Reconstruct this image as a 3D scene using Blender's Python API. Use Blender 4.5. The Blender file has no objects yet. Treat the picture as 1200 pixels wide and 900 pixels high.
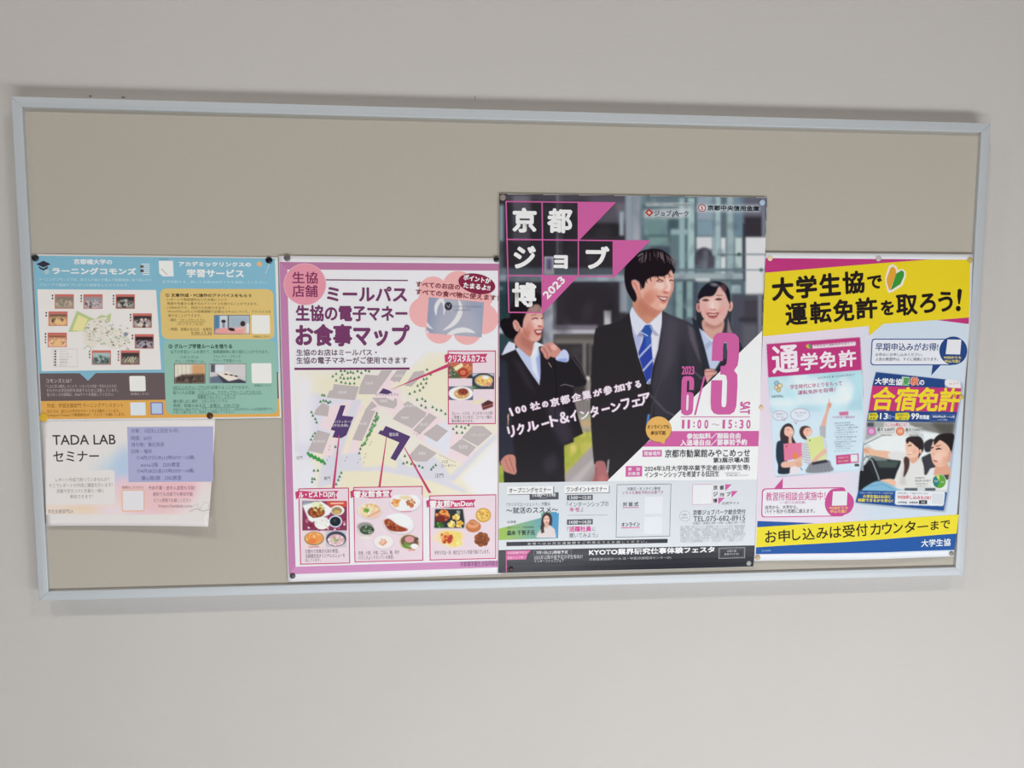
import bpy, bmesh, math, random
import numpy as np
from mathutils import Matrix, Vector
from mathutils.geometry import tessellate_polygon

# ------------------------------------------------------------------ camera, world, lights
SC = bpy.context.scene
COL = SC.collection
CAM_POS = np.array([-0.1531158, -1.45467624, 1.57887175])
CAM_M = np.array([[0.99618324, 0.00419954, -0.08718558],
                  [-0.08720087, 0.09215616, -0.99191897],
                  [0.00386909, 0.99573571, 0.09217063]])
FPX = 888.2216
cam_d = bpy.data.cameras.new('camera')
cam_d.sensor_width = 36.0
cam_d.lens = 36.0 * FPX / 1200.0
cam_d.clip_start = 0.05
cam = bpy.data.objects.new('camera', cam_d)
COL.objects.link(cam)
mw = Matrix(CAM_M.tolist()).to_4x4()
mw.translation = Vector(CAM_POS.tolist())
cam.matrix_world = mw
SC.camera = cam

SC.view_settings.view_transform = 'Standard'
SC.view_settings.look = 'None'
SC.view_settings.exposure = -0.15
SC.view_settings.gamma = 1.0
SC.view_settings.use_curve_mapping = False

world = bpy.data.worlds.new('world')
SC.world = world
world.use_nodes = True
bg = world.node_tree.nodes['Background']
bg.inputs['Color'].default_value = (0.80, 0.88, 1.0, 1)
bg.inputs['Strength'].default_value = 0.07


def area(name, loc, target, sx, sy, power, color, spread=180):
    d = bpy.data.lights.new(name, 'AREA')
    d.shape = 'RECTANGLE'
    d.size, d.size_y = sx, sy
    d.energy = power
    d.color = color
    d.spread = math.radians(spread)
    o = bpy.data.objects.new(name, d)
    COL.objects.link(o)
    o.location = loc
    v = Vector(target) - Vector(loc)
    o.rotation_euler = v.to_track_quat('-Z', 'Y').to_euler()
    return o


# three square ceiling lamps throw the crisp shadows down and to the right; a fill light is added near the floor to brighten the lower wall
for lx, pw in ((-4.2, 30.0), (-1.3, 27.0), (1.5, 26.0)):
    area('ceiling_lamp_light', (lx, -2.45, 4.22), (lx * 0.45 - 0.1, -0.6, 0.6), 0.22, 0.22, pw, (1.0, 0.95, 0.88))
area('low_fill_light', (0.55, -1.95, 0.10), (0.15, 0, 1.1), 3.2, 0.45, 74, (0.93, 0.97, 1.0))


# ------------------------------------------------------------------ colour helpers
def lin1(c):
    return c / 12.92 if c <= 0.04045 else ((c + 0.055) / 1.055) ** 2.4


def hx(s):
    return tuple(int(s[i:i + 2], 16) / 255.0 for i in (0, 2, 4))


def ink(s, E):
    """seen sRGB colour -> reflectance, given the brightness E of that sheet"""
    return tuple(min(0.9, max(0.004, (lin1(c) - 0.008) / E)) for c in hx(s))


# ------------------------------------------------------------------ photograph pixel <-> board plane
PANEL_Y = -0.0270      # front of the pin panel


def px_to_plane(px, py, y=PANEL_Y):
    """arrays of photograph pixels -> X, Z on the plane Y=y"""
    px = np.asarray(px, float); py = np.asarray(py, float)
    cx = (px - 600) / FPX; cy = -(py - 450) / FPX
    dx = CAM_M[0, 0] * cx + CAM_M[0, 1] * cy - CAM_M[0, 2]
    dy = CAM_M[1, 0] * cx + CAM_M[1, 1] * cy - CAM_M[1, 2]
    dz = CAM_M[2, 0] * cx + CAM_M[2, 1] * cy - CAM_M[2, 2]
    t = (y - CAM_POS[1]) / dy
    return CAM_POS[0] + t * dx, CAM_POS[2] + t * dz


def pt(p, y=PANEL_Y):
    a, b = px_to_plane(p[0], p[1], y)
    return float(a), float(b)


# ------------------------------------------------------------------ materials
def new_mat(name):
    m = bpy.data.materials.new(name)
    m.use_nodes = True
    nt = m.node_tree
    return m, nt, nt.nodes['Principled BSDF']


def N(nt, kind, **kw):
    n = nt.nodes.new(kind)
    for k, v in kw.items():
        setattr(n, k, v)
    return n


def bump(nt, bsdf, height, strength, dist):
    b = N(nt, 'ShaderNodeBump')
    b.inputs['Strength'].default_value = strength
    b.inputs['Distance'].default_value = dist
    nt.links.new(height, b.inputs['Height'])
    nt.links.new(b.outputs['Normal'], bsdf.inputs['Normal'])


def mat_wall():
    m, nt, b = new_mat('wall_covering')
    tc = N(nt, 'ShaderNodeTexCoord')
    mp = N(nt, 'ShaderNodeMapping')
    mp.inputs['Scale'].default_value = (1.0, 1.0, 14.0)
    nt.links.new(tc.outputs['Object'], mp.inputs['Vector'])
    n1 = N(nt, 'ShaderNodeTexNoise')
    n1.inputs['Scale'].default_value = 34.0
    n1.inputs['Detail'].default_value = 6.0
    n1.inputs['Roughness'].default_value = 0.65
    nt.links.new(mp.outputs['Vector'], n1.inputs['Vector'])
    n2 = N(nt, 'ShaderNodeTexNoise')
    n2.inputs['Scale'].default_value = 3.0
    n2.inputs['Detail'].default_value = 3.0
    nt.links.new(tc.outputs['Object'], n2.inputs['Vector'])
    mx = N(nt, 'ShaderNodeMix', data_type='RGBA')
    mx.inputs[6].default_value = (0.545, 0.515, 0.490, 1)
    mx.inputs[7].default_value = (0.600, 0.572, 0.550, 1)
    ad = N(nt, 'ShaderNodeMath', operation='MULTIPLY_ADD')
    ad.inputs[1].default_value = 0.5
    nt.links.new(n1.outputs['Fac'], ad.inputs[0])
    ml = N(nt, 'ShaderNodeMath', operation='MULTIPLY')
    ml.inputs[1].default_value = 0.5
    nt.links.new(n2.outputs['Fac'], ml.inputs[0])
    nt.links.new(ml.outputs[0], ad.inputs[2])
    nt.links.new(ad.outputs[0], mx.inputs[0])
    nt.links.new(mx.outputs[2], b.inputs['Base Color'])
    b.inputs['Roughness'].default_value = 0.75
    b.inputs['Specular IOR Level'].default_value = 0.25
    bump(nt, b, n1.outputs['Fac'], 0.35, 0.0012)
    return m


def mat_plain(name, col, rough=0.7, metal=0.0, spec=0.5, noise=0.0, nscale=60.0, aniso=None):
    m, nt, b = new_mat(name)
    b.inputs['Base Color'].default_value = (*col, 1)
    b.inputs['Roughness'].default_value = rough
    b.inputs['Metallic'].default_value = metal
    b.inputs['Specular IOR Level'].default_value = spec
    if noise:
        tc = N(nt, 'ShaderNodeTexCoord')
        n1 = N(nt, 'ShaderNodeTexNoise')
        n1.inputs['Scale'].default_value = nscale
        n1.inputs['Detail'].default_value = 5.0
        if aniso:
            mp = N(nt, 'ShaderNodeMapping')
            mp.inputs['Scale'].default_value = aniso
            nt.links.new(tc.outputs['Object'], mp.inputs['Vector'])
            nt.links.new(mp.outputs['Vector'], n1.inputs['Vector'])
        else:
            nt.links.new(tc.outputs['Object'], n1.inputs['Vector'])
        mr = N(nt, 'ShaderNodeMapRange')
        mr.inputs['To Min'].default_value = 1.0 - noise
        mr.inputs['To Max'].default_value = 1.0 + noise
        nt.links.new(n1.outputs['Fac'], mr.inputs['Value'])
        vm = N(nt, 'ShaderNodeVectorMath', operation='SCALE')
        vm.inputs[0].default_value = col
        nt.links.new(mr.outputs['Result'], vm.inputs['Scale'])
        nt.links.new(vm.outputs['Vector'], b.inputs['Base Color'])
        bump(nt, b, n1.outputs['Fac'], 0.2, 0.0004)
    return m


def mat_ink(name, rough, spec, coat=0.0):
    m, nt, b = new_mat(name)
    at = N(nt, 'ShaderNodeAttribute', attribute_name='Col')
    nt.links.new(at.outputs['Color'], b.inputs['Base Color'])
    b.inputs['Roughness'].default_value = rough
    b.inputs['Specular IOR Level'].default_value = spec
    b.inputs['Coat Weight'].default_value = coat
    b.inputs['Coat Roughness'].default_value = 0.25
    tc = N(nt, 'ShaderNodeTexCoord')
    n1 = N(nt, 'ShaderNodeTexNoise')
    n1.inputs['Scale'].default_value = 9.0
    nt.links.new(tc.outputs['Object'], n1.inputs['Vector'])
    bump(nt, b, n1.outputs['Fac'], 0.10, 0.003)
    return m


M_WALL = mat_wall()
M_PANEL = mat_plain('pin_panel_fabric', (0.482, 0.440, 0.378), 0.9, spec=0.15, noise=0.05, nscale=500)
M_ALU = mat_plain('anodised_aluminium', (0.56, 0.59, 0.62), 0.55, metal=0.22, spec=0.3, noise=0.02, nscale=60, aniso=(1, 1, 40))
M_GAP = mat_plain('dark_gap', (0.10, 0.095, 0.09), 0.9)
M_FLOOR = mat_plain('floor_vinyl', (0.42, 0.40, 0.37), 0.4, noise=0.08, nscale=8)
M_CEIL = mat_plain('ceiling_paint', (0.75, 0.74, 0.72), 0.9)
M_MATT = mat_ink('printed_paper_matt', 0.62, 0.25)
M_GLOSS = mat_ink('printed_paper_gloss', 0.24, 0.30, 0.0)


# ------------------------------------------------------------------ object helpers
def link(name, me, mat=None, parent=None):
    o = bpy.data.objects.new(name, me)
    COL.objects.link(o)
    if mat is not None:
        me.materials.append(mat)
    if parent is not None:
        o.parent = parent
        o.matrix_parent_inverse = parent.matrix_world.inverted() if False else Matrix.Translation(-parent.location)
    return o


def tag(o, label=None, cat=None, group=None, kind=None):
    if label: o['label'] = label
    if cat: o['category'] = cat
    if group: o['group'] = group
    if kind: o['kind'] = kind
    return o


def mesh_from(name, verts, faces, cols=None):
    """verts (n,3); faces array (m,3) or (m,4); cols (n,3) linear colours"""
    v = np.asarray(verts, np.float32); f = np.asarray(faces, np.int32)
    me = bpy.data.meshes.new(name)
    k = f.shape[1]
    me.vertices.add(len(v)); me.vertices.foreach_set('co', v.ravel())
    me.loops.add(f.size); me.loops.foreach_set('vertex_index', f.ravel())
    me.polygons.add(len(f))
    me.polygons.foreach_set('loop_start', np.arange(0, f.size, k, dtype=np.int32))
    me.polygons.foreach_set('loop_total', np.full(len(f), k, np.int32))
    me.update(calc_edges=True)
    if cols is not None:
        a = me.color_attributes.new('Col', 'FLOAT_COLOR', 'POINT')
        c4 = np.ones((len(v), 4), np.float32); c4[:, :3] = cols
        a.data.foreach_set('color', c4.ravel())
    return me


# ------------------------------------------------------------------ painter for the printed photographs
def spline(pts, n=6):
    """closed Catmull-Rom through pts"""
    P = np.array(pts, float); m = len(P); out = []
    for i in range(m):
        p0, p1, p2, p3 = P[i - 1], P[i], P[(i + 1) % m], P[(i + 2) % m]
        for k in range(n):
            t = k / n
            out.append(0.5 * ((2 * p1) + (-p0 + p2) * t + (2 * p0 - 5 * p1 + 4 * p2 - p3) * t * t + (-p0 + 3 * p1 - 3 * p2 + p3) * t ** 3))
    return np.array(out)


def gauss(a, s):
    if s < 0.15: return a
    r = max(1, int(3 * s + 0.5))
    k = np.exp(-0.5 * (np.arange(-r, r + 1) / s) ** 2); k /= k.sum()
    p = np.pad(a, ((r, r), (0, 0)), mode='edge')
    a = sum(k[i] * p[i:i + a.shape[0]] for i in range(2 * r + 1))
    p = np.pad(a, ((0, 0), (r, r)), mode='edge')
    return sum(k[i] * p[:, i:i + a.shape[1]] for i in range(2 * r + 1))


class Canvas:
    """colour samples laid over part of a sheet; coordinates are photograph pixels, s samples per pixel"""
    def __init__(self, x0, y0, x1, y1, s, base):
        self.x0, self.y0, self.s = x0, y0, s
        self.w = int(round((x1 - x0) * s)) + 1; self.h = int(round((y1 - y0) * s)) + 1
        self.a = np.empty((self.h, self.w, 3)); self.a[:] = hx(base)

    def _box(self, xs, ys, pad):
        i0 = max(0, int((min(xs) - self.x0 - pad) * self.s)); i1 = min(self.w, int((max(xs) - self.x0 + pad) * self.s) + 2)
        j0 = max(0, int((min(ys) - self.y0 - pad) * self.s)); j1 = min(self.h, int((max(ys) - self.y0 + pad) * self.s) + 2)
        return i0, i1, j0, j1

    def _put(self, box, m, col, grad):
        i0, i1, j0, j1 = box
        if grad is None:
            c = np.array(hx(col))
        else:
            (gx0, gy0), (gx1, gy1), col2 = grad
            X = self.x0 + np.arange(i0, i1) / self.s; Y = self.y0 + np.arange(j0, j1) / self.s
            dx, dy = gx1 - gx0, gy1 - gy0
            t = np.clip(((X[None, :] - gx0) * dx + (Y[:, None] - gy0) * dy) / (dx * dx + dy * dy), 0, 1)[..., None]
            c = np.array(hx(col)) * (1 - t) + np.array(hx(col2)) * t
        r = self.a[j0:j1, i0:i1]
        r += (c - r) * m[..., None]

    def poly(self, pts, col, blur=0.35, al=1.0, grad=None, sm=False):
        P = spline(pts) if sm else np.array(pts, float)
        box = self._box(P[:, 0], P[:, 1], 3 * blur + 1)
        i0, i1, j0, j1 = box
        if i1 <= i0 or j1 <= j0: return
        K = 2
        X = self.x0 + (np.arange((i1 - i0) * K) / K + i0 - 0.25) / self.s
        Y = self.y0 + (np.arange((j1 - j0) * K) / K + j0 - 0.25) / self.s
        ins = np.zeros((len(Y), len(X)), bool)
        Q = np.roll(P, -1, 0)
        for (ax, ay), (bx, by) in zip(P, Q):
            if ay == by: continue
            rows = np.nonzero((Y >= min(ay, by)) & (Y < max(ay, by)))[0]
            if len(rows) == 0: continue
            xc = ax + (Y[rows] - ay) * (bx - ax) / (by - ay)
            ins[rows] ^= X[None, :] < xc[:, None]
        m = ins.reshape(j1 - j0, K, i1 - i0, K).mean((1, 3))
        self._put(box, gauss(m, blur * self.s) * al, col, grad)

    def rect(self, x0, y0, x1, y1, col, blur=0.35, al=1.0, grad=None):
        self.poly([(x0, y0), (x1, y0), (x1, y1), (x0, y1)], col, blur, al, grad)

    def ell(self, cx, cy, rx, ry, col, ang=0, blur=0.5, al=1.0):
        R = max(rx, ry)
        box = self._box([cx - R, cx + R], [cy - R, cy + R], blur * 2 + 1)
        i0, i1, j0, j1 = box
        if i1 <= i0 or j1 <= j0: return
        X = self.x0 + np.arange(i0, i1) / self.s - cx; Y = self.y0 + np.arange(j0, j1) / self.s - cy
        c, s = math.cos(math.radians(ang)), math.sin(math.radians(ang))
        u = X[None, :] * c + Y[:, None] * s; v = -X[None, :] * s + Y[:, None] * c
        d = (np.sqrt((u / rx) ** 2 + (v / ry) ** 2) - 1) * min(rx, ry)
        m = np.clip(0.5 - d / (2 * max(blur, 0.2)), 0, 1)
        m = m * m * (3 - 2 * m)
        self._put(box, m * al, col, None)

    def line(self, pts, w, col, blur=0.35, al=1.0):
        P = np.array(pts, float)
        box = self._box(P[:, 0], P[:, 1], w + blur * 2 + 1)
        i0, i1, j0, j1 = box
        if i1 <= i0 or j1 <= j0: return
        X = (self.x0 + np.arange(i0, i1) / self.s)[None, :]; Y = (self.y0 + np.arange(j0, j1) / self.s)[:, None]
        D = np.full((j1 - j0, i1 - i0), 1e9)
        for (ax, ay), (bx, by) in zip(P[:-1], P[1:]):
            dx, dy = bx - ax, by - ay; L = dx * dx + dy * dy + 1e-9
            t = np.clip(((X - ax) * dx + (Y - ay) * dy) / L, 0, 1)
            D = np.minimum(D, np.hypot(X - ax - t * dx, Y - ay - t * dy))
        m = np.clip(0.5 - (D - w / 2) / (2 * max(blur, 0.15)), 0, 1)
        self._put(box, m * al, col, None)

    def speck(self, cx, cy, rx, ry, cols, n, r, seed=0, ang=0, blur=0.4, al=0.9):
        rd = random.Random(seed + int(cx * 7 + cy * 13))
        c, s = math.cos(math.radians(ang)), math.sin(math.radians(ang))
        for _ in range(n):
            a = rd.uniform(0, 6.283); q = math.sqrt(rd.random())
            u, v = rx * q * math.cos(a), ry * q * math.sin(a)
            rr = r * rd.uniform(0.6, 1.4)
            self.ell(cx + u * c - v * s, cy + u * s + v * c, rr, rr * rd.uniform(0.5, 1), rd.choice(cols), rd.uniform(0, 180), blur, al)

    def wash(self, x0, y0, x1, y1, cols, n, r, seed=0, blur=3, al=0.35):
        rd = random.Random(seed)
        for _ in range(n):
            self.ell(rd.uniform(x0, x1), rd.uniform(y0, y1), r * rd.uniform(.5, 1.5), r * rd.uniform(.4, 1), rd.choice(cols), rd.uniform(0, 180), blur, al)


# ------------------------------------------------------------------ sheets of paper and their print
TEXT_JOBS = []
# printed shapes that are a part each, and fine print too small to pick apart
EACH = {'code_panel', 'map_building', 'title_letter', 'banner_letter'}
MANY = {'lettering', 'small_lettering', 'map_trees', 'campus_map', 'legend_marks', 'underlines', 'header_drawings', 'seminar_details', 'event_details', 'foot_lettering',
        'brochure_lettering', 'map_names', 'pointers', 'logos', 'heading_notes'}
CELL = 0.0100
LAYER = 0.00008


def clip_axis(poly, ax, val, keep_less):
    out = []
    n = len(poly)
    for i in range(n):
        a, b = poly[i], poly[(i + 1) % n]
        ia = (a[ax] <= val) if keep_less else (a[ax] >= val)
        ib = (b[ax] <= val) if keep_less else (b[ax] >= val)
        if ia: out.append(a)
        if ia != ib:
            t = (val - a[ax]) / (b[ax] - a[ax])
            out.append((a[0] + (b[0] - a[0]) * t, a[1] + (b[1] - a[1]) * t))
    return out


class Sheet:
    def __init__(self, name, label, cat, corners, base, E, height, mat, paper, thick=0.00025, group=None):
        """corners TL TR BR BL in photograph pixels; base = distance of the sheet's back from the panel"""
        self.y = PANEL_Y - base - thick
        self.th, self.E, self.h, self.mat = thick, E, height, mat
        C = [pt(c, self.y - float(height(np.float64(i in (1, 2)), np.float64(i in (2, 3))))) for i, c in enumerate(corners)]
        self.C = np.array(C)
        cx, cz = self.C.mean(0)
        self.root = bpy.data.objects.new(name, None)
        self.root.empty_display_size = 0.05
        COL.objects.link(self.root)
        self.root.location = (cx, self.y + thick, self.C[:, 1].min())
        tag(self.root, label, cat, group)
        self.bx0, self.bx1 = self.C[:, 0].min(), self.C[:, 0].max()
        self.bz0, self.bz1 = self.C[:, 1].min(), self.C[:, 1].max()
        self.parts = {}
        self.order = []
        nx = max(4, int((self.bx1 - self.bx0) / CELL)); nz = max(4, int((self.bz1 - self.bz0) / CELL))
        U, V = np.meshgrid(np.linspace(0, 1, nx + 1), np.linspace(0, 1, nz + 1))
        U = U.ravel()[:, None]; V = V.ravel()[:, None]
        G = (self.C[0] * (1 - U) + self.C[1] * U) * (1 - V) + (self.C[3] * (1 - U) + self.C[2] * U) * V
        hh = self.H(G[:, 0], G[:, 1])
        n = len(G)
        front = np.c_[G[:, 0], self.y - hh, G[:, 1]]
        back = np.c_[G[:, 0], self.y - hh + thick, G[:, 1]]
        fs = []
        w = nx + 1
        for j in range(nz):
            for i in range(nx):
                a = j * w + i
                fs.append((a, a + w, a + w + 1, a + 1))
                fs.append((n + a, n + a + 1, n + a + w + 1, n + a + w))
        rim = [i for i in range(nx)] + [j * w + nx for j in range(nz)] + [nz * w + i for i in range(nx, 0, -1)] + [j * w for j in range(nz, 0, -1)]
        for a, b in zip(rim, rim[1:] + rim[:1]):
            fs.append((a, b, n + b, n + a))
        cols = np.tile(ink(paper, E), (2 * n, 1))
        me = mesh_from('sheet', np.r_[front, back], fs, cols)
        me.polygons.foreach_set('use_smooth', np.r_[np.ones(2 * nx * nz, bool), np.zeros(len(rim), bool)])
        link('paper_sheet', me, mat, self.root)

    def H(self, X, Z):
        s = np.clip((np.asarray(X) - self.bx0) / (self.bx1 - self.bx0), -0.02, 1.02)
        t = np.clip((self.bz1 - np.asarray(Z)) / (self.bz1 - self.bz0), -0.02, 1.02)
        return self.h(s, t)

    def at(self, px, py):
        # pixels -> X, Z on the lifted surface of this sheet
        X, Z = px_to_plane(px, py, self.y)
        for _ in range(3):
            X, Z = px_to_plane(px, py, self.y - self.H(X, Z))
        return X, Z

    def at1(self, p):
        a, b = self.at(np.array([p[0]], float), np.array([p[1]], float))
        return float(a[0]), float(b[0])

    def P(self, part):
        if part in EACH:
            self.serial = getattr(self, 'serial', 0) + 1
            part = part + '|%d' % self.serial
        if part not in self.parts:
            self.parts[part] = dict(v=[], f=[], c=[], n=0)
            self.order.append(part)
        return self.parts[part]

    def add_tris(self, part, XZ, tris, col, layer):
        d = self.P(part)
        XZ = np.asarray(XZ, float)
        self.count = getattr(self, 'count', 0) + 1
        d['v'].append(np.c_[XZ, np.full(len(XZ), layer * LAYER + (self.count % 7) * 2e-6)])
        d['f'].append(np.asarray(tris, int).reshape(-1, 3) + d['n'])
        c = np.asarray(col, float)
        d['c'].append(np.tile(c, (len(XZ), 1)) if c.ndim == 1 else c)
        d['n'] += len(XZ)

    # --- flat shapes, points already on the plane
    def plane_poly(self, part, Q, col, layer, grad=None):
        Q = [tuple(map(float, q)) for q in Q]
        tris = tessellate_polygon([[Vector((q[0], q[1], 0)) for q in Q]])
        XZ, T = [], []
        big = max(max(q[0] for q in Q) - min(q[0] for q in Q), max(q[1] for q in Q) - min(q[1] for q in Q)) > 0.018
        for tr in tris:
            tri = [Q[i] for i in tr]
            pieces = [tri]
            if big:
                for ax in (0, 1):
                    nxt = []
                    for p in pieces:
                        lo = min(q[ax] for q in p); hi = max(q[ax] for q in p)
                        k0 = math.floor(lo / CELL) + 1; k1 = math.ceil(hi / CELL)
                        rest = p
                        for k in range(k0, k1):
                            a = clip_axis(rest, ax, k * CELL, True)
                            if len(a) >= 3: nxt.append(a)
                            rest = clip_axis(rest, ax, k * CELL, False)
                            if len(rest) < 3: break
                        if len(rest) >= 3: nxt.append(rest)
                    pieces = nxt
            for p in pieces:
                b = len(XZ)
                XZ.extend(p)
                T.extend((b, b + i, b + i + 1) for i in range(1, len(p) - 1))
        if not T: return
        XZ = np.array(XZ); T = np.array(T)
        a, b_, c_ = XZ[T[:, 0]], XZ[T[:, 1]], XZ[T[:, 2]]
        ar = (b_[:, 0] - a[:, 0]) * (c_[:, 1] - a[:, 1]) - (b_[:, 1] - a[:, 1]) * (c_[:, 0] - a[:, 0])
        T = T[np.abs(ar) > 1e-10]; ar = ar[np.abs(ar) > 1e-10]
        T[ar < 0] = T[ar < 0][:, ::-1]
        c = ink(col, self.E)
        if grad is not None:
            p0, p1, col2 = grad
            g0, g1 = np.array(self.at1(p0)), np.array(self.at1(p1))
            d = g1 - g0
            t = np.clip(((XZ - g0) @ d) / (d @ d), 0, 1)[:, None]
            c = np.array(c) * (1 - t) + np.array(ink(col2, self.E)) * t
        self.add_tris(part, XZ, T, c, layer)

    # --- flat shapes in photograph pixels
    def poly(self, part, pts, col, layer=1, grad=None, sm=False):
        if sm: pts = spline(pts)
        P = np.array(pts, float)
        X, Z = self.at(P[:, 0], P[:, 1])
        self.plane_poly(part, list(zip(X, Z)), col, layer, grad)

    def corner_box(self, x0, y0, x1, y1):
        a = self.at1((x0, y0)); b = self.at1((x1, y1))
        return a[0], a[1], b[0], b[1]

    def rect(self, part, x0, y0, x1, y1, col, layer=1, r=0, grad=None):
        """square to the board; TL and BR pixels"""
        X0, Z0, X1, Z1 = self.corner_box(x0, y0, x1, y1)
        if r:
            r *= 0.00162; Q = []
            for (cx, cz, a0) in ((X1 - r, Z0 - r, 0), (X0 + r, Z0 - r, 90), (X0 + r, Z1 + r, 180), (X1 - r, Z1 + r, 270)):
                for k in range(6):
                    a = math.radians(a0 + 18 * k)
                    Q.append((cx + r * math.cos(a), cz + r * math.sin(a)))
        else:
            Q = [(X0, Z0), (X0, Z1), (X1, Z1), (X1, Z0)]
        self.plane_poly(part, Q, col, layer, grad)

    def frame(self, part, x0, y0, x1, y1, w, col, layer=1):
        X0, Z0, X1, Z1 = self.corner_box(x0, y0, x1, y1)
        w *= 0.00162
        for q in ([(X0, Z0), (X0, Z0 - w), (X1, Z0 - w), (X1, Z0)], [(X0, Z1 + w), (X0, Z1), (X1, Z1), (X1, Z1 + w)],
                  [(X0, Z0 - w), (X0, Z1 + w), (X0 + w, Z1 + w), (X0 + w, Z0 - w)], [(X1 - w, Z0 - w), (X1 - w, Z1 + w), (X1, Z1 + w), (X1, Z0 - w)]):
            self.plane_poly(part, q, col, layer)

    def ell(self, part, cx, cy, rx, ry, col, layer=1, ang=0, n=36, grad=None):
        c, s = math.cos(math.radians(ang)), math.sin(math.radians(ang))
        pts = [(cx + rx * math.cos(a) * c - ry * math.sin(a) * s, cy + rx * math.cos(a) * s + ry * math.sin(a) * c)
               for a in (2 * math.pi * k / n for k in range(n))]
        self.poly(part, pts, col, layer, grad)

    def line(self, part, pts, w, col, layer=1):
        for (ax, ay), (bx, by) in zip(pts[:-1], pts[1:]):
            d = math.hypot(bx - ax, by - ay); nx, ny = -(by - ay) / d * w / 2, (bx - ax) / d * w / 2
            self.poly(part, [(ax + nx, ay + ny), (ax - nx, ay - ny), (bx - nx, by - ny), (bx + nx, by + ny)], col, layer)

    # --- lettering: x0,y0 = top left pixel, x1,y1 = bottom right pixel of the inked words
    def text(self, part, s, x0, y0, x1, y1, col, layer=3, bold=0, res=2):
        X0, Z0, X1, Z1 = self.corner_box(x0, y0, x1, y1)
        TEXT_JOBS.append((self, part, s, (X0, Z1), (X1 - X0, 0), (0, Z0 - Z1), col, layer, bold, res))

    def rtext(self, part, s, bx0, by0, bx1, by1, hgt, col, layer=3, bold=0, res=2, slant=0.0):
        """lettering on a sloping line: bottom-left pixel, bottom-right pixel, height in pixels"""
        a = np.array(self.at1((bx0, by0))); b = np.array(self.at1((bx1, by1)))
        d = b - a; L = np.hypot(*d)
        sc = L / math.hypot(bx1 - bx0, by1 - by0)
        up = np.array((-d[1], d[0])) / L * hgt * sc + d / L * slant * hgt * sc
        TEXT_JOBS.append((self, part, s, tuple(a), tuple(d), tuple(up), col, layer, bold, res))

    # --- a printed photograph
    def photo(self, part, cv, layer=1.0, keep=None):
        X = cv.x0 + np.arange(cv.w) / cv.s; Y = cv.y0 + np.arange(cv.h) / cv.s
        XX, YY = np.meshgrid(X, Y)
        PX, PZ = self.at(XX.ravel(), YY.ravel())
        idx = np.arange(cv.w * cv.h).reshape(cv.h, cv.w)
        q = np.stack([idx[:-1, :-1], idx[1:, :-1], idx[1:, 1:], idx[:-1, 1:]], -1).reshape(-1, 4)
        if keep is not None:
            K = np.array(keep, float); R = np.roll(K, -1, 0)
            mx = XX[:-1, :-1].ravel() + .5 / cv.s; my = YY[:-1, :-1].ravel() + .5 / cv.s
            ins = np.zeros(len(mx), bool)
            for (ax, ay), (bx, by) in zip(K, R):
                if ay == by: continue
                on = (my >= min(ay, by)) & (my < max(ay, by))
                ins ^= on & (mx < ax + (my - ay) * (bx - ax) / (by - ay))
            q = q[ins]
        a = np.clip(cv.a.reshape(-1, 3), 0, 1)
        lin = np.where(a <= 0.04045, a / 12.92, ((a + 0.055) / 1.055) ** 2.4)
        lin = np.clip((lin - 0.008) / self.E, 0.004, 0.9)
        used = np.unique(q); remap = np.full(cv.w * cv.h, -1); remap[used] = np.arange(len(used))
        hh = self.H(PX[used], PZ[used])
        V = np.c_[PX[used], self.y - hh - layer * LAYER, PZ[used]]
        me = mesh_from(part, V, remap[q], lin[used])
        me.polygons.foreach_set('use_smooth', np.ones(len(q), bool))
        return link(part, me, self.mat, self.root)

    def finish(self):
        for part in self.order:
            d = self.parts[part]
            v = np.concatenate(d['v']); f = np.concatenate(d['f']); c = np.concatenate(d['c'])
            hh = self.H(v[:, 0], v[:, 1])
            V = np.c_[v[:, 0], self.y - hh - v[:, 2], v[:, 1]]
            me = mesh_from(part, V, f, c)
            o = link(part.split('|')[0], me, self.mat, self.root)
            if part in MANY: o['kind'] = 'stuff'


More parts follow.
